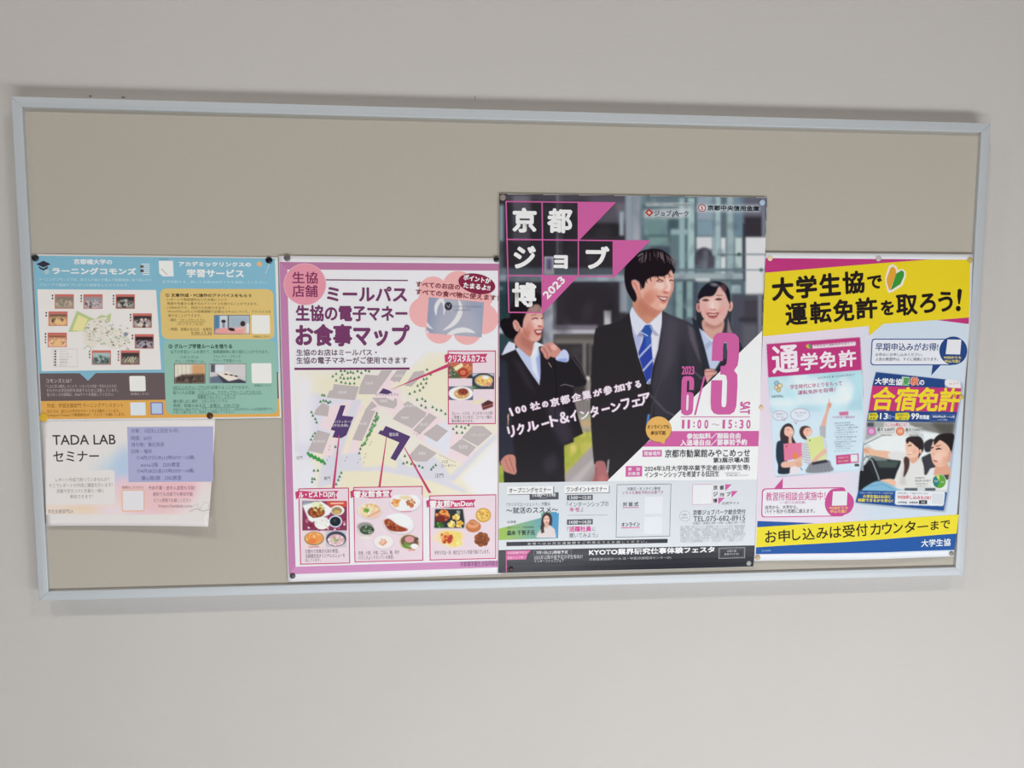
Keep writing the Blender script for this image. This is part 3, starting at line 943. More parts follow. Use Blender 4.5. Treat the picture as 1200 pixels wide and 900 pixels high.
for tx, x0, y0, x1, y1 in [('リバティホール', 390, 492.5, 413.5, 496), ('(学生会館)', 390, 497, 408, 500.5), ('響友館', 456, 507, 467, 511), ('清香館', 396, 458, 406, 461.5),
                           ('児童館', 428, 447, 437, 450.5), ('体育館', 462, 438.5, 472, 442), ('清風館', 445, 468, 454, 471.5), ('第1競技場', 367, 515.5, 381, 519), ('中庭', 420, 495, 430, 498),
                           ('明優館', 470, 488, 479, 491), ('優心館', 492, 495.5, 501, 499), ('清優館', 490, 529.5, 499, 533), ('啓成館', 537.5, 521.5, 548, 526), ('アカデミックホール', 551.5, 508, 567.5, 511.5), ('図書館', 476, 474, 487, 477)]:
    s.text(b, tx, x0, y0, x1, y1, 'd8d2d4', 3)
s.text(b, 'クリスタルカフェ', 440, 460.6, 467, 463.6, '4a3c60', 3)
for tx, x0, y0, x1, y1 in [('北門', 347, 534.5, 354.5, 538.5), ('東門', 379.5, 558.5, 387, 562.5), ('正門', 510, 555, 519.5, 559.5), ('バス', 517.5, 539, 525, 543), ('ロータリー', 517.5, 544, 534.5, 547.5)]:
    s.text(b, tx, x0, y0, x1, y1, '5c504e', 3)
t_ = 'map_trees'
def tree(x, y, c='507c50', z=1.0):
    s.poly(t_, [(x, y - 2.4 * z), (x + 1.9 * z, y + 1.2 * z), (x - 1.9 * z, y + 1.2 * z)], c, 2.6)
    s.rect(t_, x - .3, y + 1.1 * z, x + .3, y + 2 * z, '6c5c44', 2.6)
for x, y in [(399.5, 434.6), (404, 434.6), (411, 436), (414, 437), (419, 435), (423.5, 437), (428.5, 434), (432.5, 435), (394, 438), (401, 439), (407.5, 437), (390, 441), (399, 442.5), (403, 443.5), (407.5, 443.5), (411, 442.6),
             (415.4, 443.6), (420.4, 442), (394, 445.8), (400, 447.8), (405, 448.8), (410, 449.4), (415.2, 449.2), (377.5, 463), (380, 463.4), (375.6, 470.6), (379, 469.4), (382, 470), (384.6, 472), (387, 471), (365, 483), (366.6, 487),
             (369.6, 491), (371, 495), (369, 507.6), (366.6, 511), (364.4, 515)]:
    tree(x, y, random.Random(int(x * y)).choice(['4e8450', '5f8f5c', '4a7450']), .95)
for k in range(15): tree(361 + k * 1.4, 531 + k * .72 + (k % 3), '3c9048', 1.1)
for k in range(42):
    q = random.Random(k); t = q.random(); tree(444 - t * 18 + q.uniform(-2.4, 2.4) * (1.2 - t), 484 + t * 38 + q.uniform(-1, 1), q.choice(['508858', '6ca868', '467c50']), .85)
for x, y in [(421, 531), (422.4, 526), (424, 522), (393, 523.6), (368, 551.4), (372.6, 551.4), (366, 561), (368.6, 561.4), (365.8, 564.6), (400, 554), (398, 558.5), (396.4, 562.5), (394, 567.4), (391, 567.6),
             (500.4, 433), (504.6, 438.6), (496.6, 444.4), (500, 443.8), (499.4, 449), (493.4, 449.6), (489.4, 452), (496, 454), (492, 457.4), (486, 459), (480.2, 461.4), (488.8, 468.4), (494.8, 467.4), (498.4, 470), (493.8, 475), (498.8, 477.4),
             (507, 477), (511.6, 480), (517, 481), (522, 485), (535, 499.6), (540.6, 500.2), (545, 501.6), (531.2, 502.6), (535.4, 507.2), (541.6, 507), (549, 498), (474.4, 534.4), (472.8, 543), (477, 541.8), (482, 543.6), (486.4, 545.8), (491.2, 546), (495.2, 547.8),
             (505.4, 550), (507.6, 547.4), (510.6, 545)]:
    tree(x, y, '567c5c', .95)
for k in range(9): s.rect(t_, 515 + k * 2.2, 541.4 - 9 + k * 1.05 + 0, 515.8 + k * 2.2, 533.6 + k * 1.05, '8c7c7c', 2.6)
for x, y in [(386, 524), (385, 528), (406, 537), (404, 541), (434.6, 519), (433, 522), (428, 533), (427, 537), (421.6, 539), (426, 543), (419, 543), (385.6, 536), (383, 540), (485, 508.6), (488, 510.4), (491, 509)]:
    s.line(t_, [(x, y), (x + 1, y - 2)], .5, '6c6468', 2.6)
# pointers
mg = 'b83c68'
pn = 'pointers'
s.poly(pn, [(456, 457.6), (524.6, 426.4), (524.6, 430.6)], mg, 4)
s.poly(pn, [(397, 510), (398.2, 510), (392.2, 572), (389.2, 572)], mg, 4)
s.poly(pn, [(452.6, 512), (453.4, 512), (446, 570.6), (443.4, 570.6)], mg, 4)
s.poly(pn, [(473.4, 524.6), (474.4, 524.4), (505.6, 577.6), (502, 577.6)], mg, 4)
# heading
h = 'heading'
hc = '6e3860'
s.ell(h, 357.4, 333.2, 25, 24.6, 'e4b0b8', 2); s.ell(h, 357.4, 333.2, 24.3, 23.9, 'd48c9c', 2.4)
s.text(h, '生協', 342.6, 318.6, 372.4, 332.2, '7c3458', 4, bold=.3, res=4)
s.text(h, '店舗', 342.6, 334.2, 372.2, 348, '7c3458', 4, bold=.3, res=4)
s.rect(h, 382, 327.3, 478, 329.4, hc, 3)
s.text(h, 'ミールパス', 383.5, 336, 476.5, 353, hc, 4, bold=.7, res=4)
s.text(h, '生協の電子マネー', 347, 358, 477, 376.2, hc, 4, bold=.6, res=4)
s.text(h, 'お食事マップ', 347, 380.6, 479.4, 405, hc, 4, bold=1.0, res=4)
s.text(h, '生協のお店はミールパス・', 347.4, 409.4, 441.5, 416.6, '5c4050', 4, bold=.15)
s.text(h, '生協の電子マネーがご使用できます', 347.4, 418.4, 477.5, 426, '5c4050', 4, bold=.15)
s.rect(h, 345, 431, 480, 433.2, hc, 4)
# flower and card
f = 'flower_shape'
for x, y, r in [(507.5, 341, 17), (537, 336, 18.5), (497, 366, 17.6), (566, 373.6, 18), (515, 386, 16.6), (547.6, 387, 17), (530, 360, 30), (565, 350, 12), (505, 355, 16)]:
    s.ell(f, x, y, r, r, 'e0a4a4', 2)
c = Canvas(499.0, 347.6, 568, 396, 2, 'e0a4a4')
Q = [(502.4, 348.2), (567.4, 354.2), (564.4, 395.4), (499.4, 390.2)]
c.poly(Q, '8c90a8', .2, grad=((499, 370), (568, 375), '9096ac'))
c.ell(535, 385, 26, 30, 'a4a4b0', 0, 9, .8); c.ell(530, 352, 14, 8, 'b0aeb4', 0, 6, .6)
c.poly([(515, 349.6), (510, 356), (509, 363), (511, 370), (513, 361), (517, 354), (519.6, 360), (520, 369.6), (522, 362), (521, 354), (519.4, 350)], 'd2cfd2', .3, sm=True)
c.poly([(537, 351.4), (541.6, 358), (541, 370), (533, 381), (519, 387.4), (529, 378), (535, 369), (538, 360)], 'd2cfd2', .3, sm=True)
c.poly([(522, 394.6), (528, 388), (538, 384), (548, 384.6), (557, 390), (546, 389.6), (534, 391), (528, 394.6)], 'd2cfd2', .3, sm=True)
c.poly([(499.6, 376.6), (504, 382), (508, 386), (502, 384), (499.6, 381.6)], 'd2cfd2', .3)
c.poly([(499.6, 386), (504, 391), (499, 391)], 'd8cfd2', .3)
c.ell(525.4, 358.8, 4.5, 4.8, '34303a')
c.line([(523.4, 357.6), (525.8, 360.6), (527.4, 356.6)], .7, 'a09aa8', .2)
s.photo('meal_card_picture', c, 3, keep=Q)
s.text(h, 'KYOTO TACHIBANA', 532, 358.2, 565, 360.6, '6c6c80', 4); s.text(h, 'UNIVERSITY', 532, 362.2, 552, 364.6, '6c6c80', 4)
s.rtext(h, 'すべてのお店の', 487.4, 336, 539, 339.8, 6.4, '7c3c44', 5, bold=.3)
s.rtext(h, 'すべての食べ物に使えます！', 487, 345, 584, 352.6, 6.6, '7c3c44', 5, bold=.3)
s.ell(h, 558.8, 332.6, 22, 11.6, '7c2440', 5, ang=12)
s.rtext(h, 'ポイントが', 543, 327.6, 574.4, 332.4, 6.2, 'e6d8dc', 7, bold=.35)
s.rtext(h, 'たまるよ!!', 543, 337, 574, 340.6, 6, 'e6d8dc', 7, bold=.35)


def food_panel(x0, y0, x1, y1):
    p = 'food_panel|%d' % x0
    s.rect(p, x0, y0, x1, y1, 'd6c4cc', 4.5)
    s.frame(p, x0, y0, x1, y1, 1.1, mg, 5)


def ribbon(x0, y0, x1, y1, tx):
    p = 'ribbon_label|%d' % x0
    h_ = y1 - y0
    s.poly(p, [(x0, y0 + 2), (x0 + 4, y0), (x0 + (x1 - x0) * .5, y0 + 1.2), (x1, y0), (x1 - 3, y0 + h_ * .5), (x1 - 1, y1 - .4), (x0 + (x1 - x0) * .5, y1 + .6), (x0 + 4, y1 - 1.4), (x0 + 1, y1 + .6)], mg, 6)
    s.text(p, tx, x0 + 4.4, y0 + 1.4, x1 - 4, y1 - 1.2, 'ece2e6', 7, bold=.35)


food_panel(524.6, 410.8, 581, 496.8)
food_panel(349.6, 572.4, 410.4, 660.2)
food_panel(414, 570.8, 496, 657)
food_panel(503, 580.6, 581.4, 654.8)
ribbon(520.8, 414.4, 571.4, 425, 'クリスタルカフェ')
ribbon(346, 575, 396.6, 584.6, 'ル・ビストロ(2F)')
ribbon(410.4, 574, 460, 583.4, '響友館食堂')
ribbon(499.4, 585.2, 557.6, 594.6, '響友館PanDon')
for tx, x0, y0, x1, y1 in [('カレー、パスタ、ランチボックス等', 529.4, 482.4, 577, 486.2), ('ご用意しています。コーヒー等の', 529.4, 487, 576.4, 490.8), ('飲み物もあります。', 529.4, 491.6, 555, 495.2),
                           ('日替わり定食が人気の食堂。', 358, 643.8, 397, 647.6), ('京都橘生協オリジナルメニューを', 358, 649.2, 404.4, 653), ('出しています。', 358, 654.4, 376, 658),
                           ('定食、小鉢、汁物、ごはん、麺、丼が', 420, 645.6, 468, 649.4), ('バランスよくそろっている食堂。', 420, 651.2, 461.6, 655),
                           ('手作り弁当・丼、焼き立てパンを取り揃えています。', 509, 645.2, 573.6, 648.8)]:
    s.text('lettering', tx, x0, y0, x1, y1, '4c4044', 6)
s.text('lettering', '京都橘学園生活協同組合', 539.4, 658, 584, 663, '5c3c60', 3)
RICE = ['e4e0dc', 'd6d2cc', 'f0ece8']
# cafe photographs
c = Canvas(525.8, 424, 580, 482, 2, 'd6c4cc')
c.rect(525.8, 424.6, 554.6, 443.2, 'b0644c', .2); c.poly([(531, 431), (541, 425), (543, 429), (534, 435)], 'e4d4ac', .4); c.ell(542.6, 436.4, 6, 5, '9c3424', 0, .6); c.ell(542.6, 436.4, 3.6, 3, 'c46c54', 0, .6)
c.poly([(525.8, 428), (531, 431), (541, 443), (525.8, 443)], '4c5c44', .6); c.speck(530, 437, 4, 5, ['6c8464', '3c4c3c', '8c4c40', 'a8a080'], 24, 1.1); c.speck(549, 431, 4, 5, ['c87c4c', 'a04830', 'd09870'], 18, 1.5)
c.poly([(546, 443), (550, 440), (554.6, 437), (554.6, 443.2)], '2e2a2c', .6)
c.rect(553.4, 437, 579, 456, '3c4450', .2); c.rect(553.4, 437, 578.8, 441, 'b4b8bc', .8); c.ell(566.6, 446, 12.8, 8.8, '30323a', 0, .6); c.ell(567, 446, 11, 7.2, '8c8c92', 0, .6); c.ell(567.4, 446, 9.6, 6, 'dcb068', 0, .6)
c.speck(566, 446, 8, 4.6, ['e8c46c', 'd09840', 'f0d898', 'b87838'], 40, 1.2, blur=.3); c.ell(569, 442.4, 4, 2, 'ece8e0', 0, .6); c.speck(557, 453.6, 3, 2, ['5c8444', '3c5c34'], 14, 1.1); c.speck(572, 451, 4, 2, ['d8948c', 'c88478'], 14, 1)
c.rect(525.8, 452.8, 554.4, 468.8, '5c6070', .2); c.rect(540, 452.8, 554.4, 458, '8c8c90', .6); c.ell(540, 461, 14.4, 8, 'dcdce0', 0, .5); c.ell(541, 461.4, 9, 6, 'c49c6c', 0, .6); c.speck(541, 462, 8, 5, ['d8b888', 'b08048', 'e0c8a0'], 34, .9, blur=.3)
c.ell(542.6, 459, 6, 4, '8c4030', 0, .8); c.speck(543, 459, 5, 3, ['6c2c24', 'a05440', '7c3830'], 26, 1, blur=.3)
c.poly([(552.6, 472), (566, 466.6), (568, 469), (555, 474.6)], 'd8cca4', .4); c.poly([(564, 474), (572, 469), (578, 471.4), (577.6, 476.6), (566, 480.6)], '6c3434', .4); c.poly([(564, 473.6), (572, 469), (578, 471.4), (571, 475)], '4c2c2c', .4)
c.line([(565, 477.4), (577.6, 473.4)], .6, 'a07870', .3)
s.photo('food_photograph', c, 5.4, keep=[(525.8, 424.2), (553.8, 424.2), (554, 436.8), (579.2, 436.8), (579.2, 481.4), (551, 481.4), (551, 469), (525.8, 469)])
# bistro photographs
c = Canvas(353.6, 586.6, 407.4, 643, 2, 'd6c4cc')
c.rect(354.4, 587.2, 406.6, 621.6, '7c3450', .2); c.speck(380, 612, 25, 10, ['d8c8d0', '8c2440', '702038', 'b06880'], 70, 1.6, blur=.4); c.rect(354.4, 587.2, 372, 593, '8c98a0', 1)
c.poly([(354.4, 592), (376, 587.2), (390, 596), (386, 603), (366, 612), (362, 610)], 'dcdce0', .5); c.ell(370.6, 600, 10, 6.6, '7c4028', 0, .8); c.speck(371, 602, 9, 4, ['6c2c1c', '94502c', 'a86834'], 36, 1.4)
c.speck(373, 594.6, 7, 4.4, ['d8c888', 'c8a048', 'e4dcb8', 'a8b468'], 40, 1.2); c.ell(370, 591, 5, 3, 'd4d8b4', 0, 1)
c.poly([(382, 587.2), (406.4, 587.2), (406.4, 594), (386, 594)], 'c04c3c', .4); c.line([(388, 590), (402, 589.6)], 1.6, 'e8b8a4', .5)
c.ell(395.6, 598, 8, 5.8, 'e0dcd8', 0, .5); c.ell(394.8, 598.4, 6, 4.4, '94805c', 0, .6); c.ell(395, 600, 4, 2, 'c4a05c', 0, .8)
c.ell(377.4, 613, 9, 7.4, 'dcdcd8', 0, .5); c.speck(377.4, 613, 7.6, 6, RICE + ['c8ccbc', 'd4b8a4'], 50, 1.1, blur=.5)
c.ell(393, 611, 8, 7, 'c8d0e0', 0, .5); c.ell(393, 611, 6.4, 5.6, '1e222c', 0, .5); c.speck(393, 611, 4, 3, ['384840', '28323c'], 12, 1)
c.rect(355.8, 623, 381, 641.6, 'd8c4c4', .3); c.ell(368.2, 631, 11.6, 8.2, '8c7c5c', 0, .5); c.ell(368.2, 630.6, 10.4, 7, 'dca05c', 0, .6); c.speck(368.4, 630.4, 9, 5.6, ['e4b070', 'd08038', 'e08850', 'f0c888'], 40, 1.7); c.ell(366, 634, 5.4, 3.4, 'd87840', 0, .8)
c.ell(374, 631, 4, 4, 'dc8c50', 0, .8); c.line([(362, 641), (374, 640.6)], .8, 'b04840', .3)
c.rect(381.8, 622, 405.8, 641, 'b8b4bc', .4); c.ell(394, 631.4, 11.8, 9, '3c4250', 0, .5); c.ell(394, 633, 10, 7, 'c8a4a8', 0, .6); c.speck(394, 633, 9, 5.8, ['d4b8bc', 'b88c94', 'e0d4d0', 'c8a0a4'], 50, 1.3, blur=.4); c.speck(393.4, 632.4, 3, 2.4, ['6ca04c', 'a8c078', '7c9c50'], 20, .9)
s.photo('food_photograph', c, 5.4)
# canteen photographs
c = Canvas(416, 580, 494.8, 645.6, 2, 'd6c4cc')
c.speck(436, 612, 16, 28, ['d8ccd2', 'd6c8ce'], 20, 4, blur=2, al=.5)
c.ell(433.6, 598.4, 15, 10.4, 'c4b6bc', 0, .5); c.ell(433.6, 598, 14.2, 9.6, 'dcd4d6', 0, .5); c.ell(433.8, 598.4, 12.8, 8.6, 'd0b090', 0, .6); c.ell(432, 598, 11, 7.2, 'dcc8a0', 0, .8); c.speck(433, 596, 9, 5, ['e4dcc8', 'd8b888', 'c8a070'], 30, 1.3)
c.poly([(430, 605), (444, 596.6), (447, 600), (440, 607.6)], 'dcb4a0', .5); c.line([(431, 605.6), (445, 598.6)], .7, 'b87c60', .4); c.speck(429, 598, 3, 2.6, ['4c8c34', '3c6c2c', '74a850'], 20, 1)
c.ell(428.6, 621, 10.6, 8.4, 'c4bcb8', 0, .5); c.ell(427.8, 617, 9, 5, '8c8884', 0, 1); c.ell(430, 621, 8.4, 5.4, '3c4c3c', 0, .6); c.speck(430, 621, 7, 4, ['2c3c2c', '54684c', '94a08c', '384434'], 40, 1.2); c.ell(429, 630, 7, 1.6, 'd8d0cc', 0, 1)
c.ell(449.6, 635.4, 12.2, 8.6, 'c4b8be', 0, .5); c.ell(449.6, 635, 11.4, 8, 'dcd4d6', 0, .5); c.ell(449.6, 635, 9, 6, 'dcd4d0', 0, .8); c.speck(448.6, 635.6, 4.6, 3.4, ['d8a488', 'e0b8a0', 'c89070'], 24, 1.1)
c.ell(475, 588.6, 18.8, 12.4, 'bfb2ba', 0, .5); c.ell(475, 588, 18, 11.6, 'dcd4da', 0, .5); c.ell(475, 587, 15, 9, 'e2dce0', 0, .8); c.speck(464.6, 589, 6, 4.6, ['d89450', 'c87c38', 'e0ac70'], 36, 1.5); c.speck(481, 590, 5, 4.6, ['b0643c', 'c88450', '8c4828'], 30, 1.5); c.ell(472, 592, 4.6, 6.4, 'e8e8ea', 0, .7); c.ell(475, 583, 7, 2.6, 'd4c4a0', 0, 1)
c.line([(470, 599.4), (482, 599)], .7, 'c05060', .4)
c.ell(467, 614.2, 19.2, 12.4, 'bfb2ba', 10, .5); c.ell(467, 613.6, 18.4, 11.6, 'dcd4da', 10, .5); c.ell(469, 609.6, 14, 7.6, 'e2e0e2', 10, .7); c.poly([(450, 611), (456, 608), (466, 615), (478, 620.4), (470, 623), (456, 621)], '8c3c24', .6, sm=True); c.speck(461, 616.6, 9, 3.4, ['a85430', '6c2818', 'c07848', '8c4028'], 46, 1.2, ang=25)
c.ell(480, 635.4, 12.2, 9.6, 'ceb49c', 12, .5); c.ell(480, 635, 10.4, 8, '6c5444', 12, .6); c.ell(480, 632, 5.6, 4, 'c88c8c', 0, .8); c.speck(476, 638.6, 4.6, 3, ['5c8438', '7ca050', '48702c'], 24, 1.3); c.ell(485.4, 640, 4.4, 3, 'e4e4e0', 0, .6); c.speck(488, 633, 2, 3, ['3c3c2c', '5c4c38'], 10, 1); c.line([(479, 645), (486, 644.6)], .7, 'c04848', .4)
s.photo('food_photograph', c, 5.4)
# bakery photographs
c = Canvas(506, 594, 579, 644, 2, 'd6c4cc')
Q = [(510, 596), (543, 596), (545.6, 610), (545, 620), (508, 620), (508.6, 606)]
c.poly(Q, 'c4bcc0', .5, sm=False); c.poly([(510, 596.4), (542.4, 596.4), (544.4, 612), (543.6, 618.4), (509, 618.6), (509.6, 604)], '2c2e34', .5)
c.speck(519, 604, 7.6, 5.6, ['a4402c', 'c86c3c', '8c3428', 'dc9450'], 46, 1.8); c.ell(516, 608, 6, 4, '6c2820', 0, 1.2); c.speck(521, 600, 5, 3, ['e4a04c', 'd88840'], 18, 1.3); c.speck(515, 615, 5, 2.4, ['3c7030', '54903c', '2c5424'], 26, 1.2); c.speck(538, 600, 4, 3, ['54604c', '3c4438', '90a088', 'c8ccd0'], 14, 1)
for q in ((535, 606), (529, 614.6), (538.4, 614)): c.speck(q[0], q[1], 4, 3.4, ['e4c468', 'd8ac44', 'f0dc98', 'c89838'], 26, 1.5)
c.ell(566.4, 603.6, 9, 8.4, 'c09040', 0, .6); c.ell(566.4, 603.4, 7.4, 6.8, 'd8b464', 0, .8); c.speck(566.4, 603.4, 6.4, 5.8, ['c09038', 'e4c884', 'b07c30', 'd8a850'], 34, 1.1)
c.ell(554.6, 617, 9, 6.8, 'b87048', 0, .6); c.ell(554.4, 614.6, 7, 4.6, 'd09068', 0, .8); c.ell(554, 611.8, 4.6, 3.2, 'b0704c', 0, .6); c.speck(554, 611, 3.6, 2, ['d8a880', 'c08058'], 12, 1)
c.poly([(507, 631), (516, 622.6), (543, 624.6), (539, 636), (531, 642), (514, 636)], 'dcc8a8', .8, sm=True); c.poly([(517, 623), (540, 624), (536, 640), (522, 636)], 'e4c470', .9, sm=True); c.speck(524, 630, 8, 5.6, ['d88848', 'c05838', 'e8b068', 'b04428'], 40, 1.9)
c.ell(527, 632, 3, 5, 'a83c30', 15, .8); c.speck(538, 636, 3, 4, ['e8cc70', 'f0dc98'], 14, 1.6)
for k in range(7):
    a = k * .9; c.ell(564.6 + 5.4 * math.cos(a), 632 + 5.2 * math.sin(a), 3.8, 3.6, ['8c5030', '7c4428'][k % 2], 0, .6)
c.ell(564.6, 632, 5.4, 5, '74402a', 0, .8); c.speck(564.6, 632, 7, 6.6, ['a06844', '6c3820', '8c5030'], 34, 1.1)
s.photo('food_photograph', c, 5.4)


# ================================================================== sheet 3: job fair poster
def h3(s, t):
    return 0.0010 + 0.0010 * np.sin(math.pi * np.clip(t, 0, 1)) ** 2 + 0.0028 * np.clip((t - 0.955) / 0.045, 0, 1) ** 2 * (0.2 + 0.8 * np.exp(-((s - .68) / .3) ** 2))


S3 = Sheet('poster', 'tallest poster, dark photograph of three people in suits with pink title squares and grey foot', 'poster',
           [(585.2, 227), (899.2, 231.4), (882.6, 664), (583.6, 672)], 0.0036, 0.84, h3, M_GLOSS, 'e0e2e6')
s = S3
c = Canvas(584, 226, 900, 568, 1.75, '3a373b')
# building at the upper left
c.rect(584, 226, 740, 420, '38353a', .2)
c.rect(585, 240, 590, 283, '8898a4', 1.2); c.rect(585, 283, 589, 330, '5a626a', 1.5)
c.rect(590, 226, 735, 236, '4c4850', 1.5); c.rect(601, 229, 622, 262, '6c6874', 1.5); c.rect(601, 262, 621, 283, '5f5b66', 1.5); c.rect(608, 283, 620, 322, '46434a', 2)
c.rect(652, 228, 655, 318, '767480', .7); c.rect(656.5, 228, 659, 318, '5a5862', .8)
c.rect(690, 228, 734, 262, '58545f', 3); c.rect(678, 262, 726, 277, '302d31', 1.5); c.poly([(720, 238), (735, 238), (735, 255), (726, 262)], '6b6872', 2)
c.rect(585, 314, 732, 323, '66707a', 1); c.rect(585, 322, 733, 331, '8a95a0', 1); c.rect(700, 323, 733, 330, '98a4ae', 1); c.rect(585, 331, 740, 345, '36343a', 1)
c.rect(584, 330, 600, 420, '34474c', 2); c.rect(584, 336, 589, 340, '6c7c84', 1); c.rect(586, 345, 597, 372, '2c3c40', 2); c.poly([(584, 384), (588, 384), (592, 391), (584, 391)], 'b0b4bc', .8)
c.rect(636, 350, 649, 406, '8f929e', .8, grad=((637, 0), (649, 0), 'a6a9b4')); c.rect(648.6, 346, 654, 384, '66656d', .6)
c.rect(652, 331, 727, 382, '36333a', .8); c.rect(660, 336, 720, 378, '332f33', 4)
c.rect(648, 381, 700, 386, '776f7b', .8); c.rect(648, 386, 700, 391.6, 'b3b0b9', .7); c.rect(649, 391.6, 700, 402, '575250', 1); c.rect(650, 398, 700, 404, '76716c', 1.4)
c.rect(649, 403, 692, 470, '3c383a', 1); c.rect(683, 402, 687, 452, '7b7774', .9); c.rect(690, 402, 693, 440, '66615f', .9)
c.rect(708, 364, 716, 382, 'b8b8bc', .7); c.rect(726, 330, 742, 366, '858a95', 1.2, grad=((728, 0), (742, 0), 'a4a8b2'))
c.rect(649, 464, 697, 512, '78716f', 2); c.ell(689, 444, 2.6, 3.6, 'c8c2bc', 0, .8); c.rect(686, 446, 694, 470, '8f8884', 1.6)
for k in range(5): c.rect(672 + k * 4.4, 470, 673.6 + k * 4.4, 506, '8c8584', .8)
c.rect(649, 496, 697, 504, 'a39a94', 2); c.rect(674, 486, 700, 494, '96a080', 2); c.rect(680, 492, 700, 500, 'bfa07a', 2)
# lawn and path
c.rect(655, 506, 700, 570, 'a7a84c', 1.2); c.wash(660, 506, 697, 560, ['c4b860', '90a03c', 'd0c070', 'b0a858'], 26, 6, 3, 2, .6)
c.poly([(662, 556), (697, 519), (700, 568), (660, 568)], 'a19999', 1.2); c.poly([(664, 568), (697, 536), (697, 542), (676, 568)], 'b5abad', 1.2); c.poly([(684, 568), (700, 548), (700, 556), (692, 568)], '948c8c', 1)
c.rect(584, 540, 594, 568, '9cab50', 1); c.rect(584, 556, 592, 568, '8ca040', 1)
# glass facade at the right
c.rect(735, 226, 900, 400, '67767f', 1.2)
c.rect(733, 226, 741, 285, '8f98a4', 1); c.rect(741, 226, 753, 283, '8a8f9a', 1.4, grad=((0, 240), (0, 280), 'a2a4ad')); c.rect(726, 248, 731, 276, '9ca6b0', .8)
c.rect(750, 226, 758, 283, '6f7e87', 1.2)
c.rect(753, 240, 796, 282, '55696f', 1.2); c.rect(755, 256, 782, 275, '6f898b', 1); c.rect(784, 256, 794, 274, '475a61', 1); c.rect(760, 278, 783, 288, '75908f', .9); c.rect(762, 289, 786, 330, '48525c', 1.2); c.rect(786, 268, 797, 300, '62767b', 1.2)
c.rect(796, 230, 802.5, 320, '93aeb0', .8); c.rect(802.8, 230, 805.6, 316, '5a6b73', .7); c.rect(806, 230, 814, 320, 'a3bcbd', .8); c.rect(814.4, 230, 816.4, 320, '4b5762', .6)
c.rect(786, 269, 806, 275, '93abaf', .9); c.rect(757, 226, 816, 232, '5f7079', 1)
c.rect(817, 230, 836, 258, '8f9daa', 1.3); c.rect(817, 258, 836, 276, '7f95a3', 1.3); c.rect(816, 277.6, 835, 291.6, 'cfcfd3', .7); c.rect(835, 277.6, 838, 300, '9aa9ae', .7)
c.ell(825, 304, 10.5, 14, '45434f', 0, 1.2); c.rect(815, 300, 838, 316, '4d4c58', 1.2); c.rect(824, 293, 830, 316, '65656f', 1.4); c.rect(838, 230, 845, 320, 'a3b8bc', 1); c.rect(845, 230, 851, 320, '5d6b74', .8)
c.rect(845, 278.5, 850.4, 297.4, 'd3d6d8', .6); c.rect(845, 300.5, 850.4, 315, 'd0d3d5', .6); c.rect(845, 317, 850, 321, 'd0d3d5', .6); c.rect(852, 230, 859.6, 320, '99acb0', .9)
c.rect(860, 230, 871, 277, '66798a', 1.2, grad=((0, 240), (0, 275), '6f8896')); c.rect(861.5, 278.5, 869.6, 298, 'bccac9', .7); c.rect(861.5, 299.6, 869.6, 314, 'aebfbe', .7); c.rect(870.4, 262, 874, 330, '3f454e', .6)
c.rect(872, 231, 900, 256, '62616f', 1.4); c.rect(872, 254, 894, 277.6, '3b363d', 1.2); c.rect(893, 231, 896, 278, '7c808c', .8)
c.rect(873.6, 278, 900, 352, 'd6d5d8', .5); c.rect(872, 297.4, 900, 299, '6f7a80', .35); c.rect(840, 297.8, 872, 299, '59666c', .5); c.rect(872, 315.6, 900, 317, '6f7a80', .35); c.ell(892, 316.4, 2, 2, '3f5a58', 0, .7)
c.rect(894, 318, 895.6, 352, 'b0b4b8', .5); c.ell(866, 298, 2, 2, '3c4a4c', 0, .7)
c.rect(790, 315, 872, 318, '66757c', .7); c.rect(790, 320, 871, 327.4, '9aa7ac', .8); c.rect(790, 327.4, 871, 330, '59656c', .7); c.rect(815, 326, 832, 331.4, 'c3c7c9', .6)
c.rect(788, 330, 872, 402, '56636c', 1); c.rect(792, 330, 800.4, 378, '86a09f', .9); c.rect(804.6, 330, 812, 372, '86a09f', .9); c.rect(800.6, 330, 804, 376, '434f5a', .7); c.rect(812.4, 330, 818, 380, '4a525e', .8); c.rect(846, 330, 856, 400, '6f8288', 1.2)
c.rect(857, 334, 868, 344, '9db0b4', 1); c.rect(858, 345, 900, 412, '4d4e59', 1.2); c.rect(872, 352, 900, 400, '47434b', 1); c.rect(866, 372, 900, 377, '3c3a42', 1); c.rect(888.4, 345, 893, 396, '7e818c', .7); c.rect(870, 380, 888, 410, '5c5c66', 2)
bgk = c.a.copy()
for q in range(3): bgk[..., q] = gauss(c.a[..., q], 1.5)
c.a[:] = bgk
c.wash(740, 232, 866, 400, ['8fa4ab', '4f5f6b', 'a8babf', '6c7c86', '454c58'], 90, 5, 11, 2.5, .22)
c.wash(586, 228, 735, 470, ['4c4850', '2c2a2e', '5c5862', '38363a'], 60, 8, 12, 4, .25)
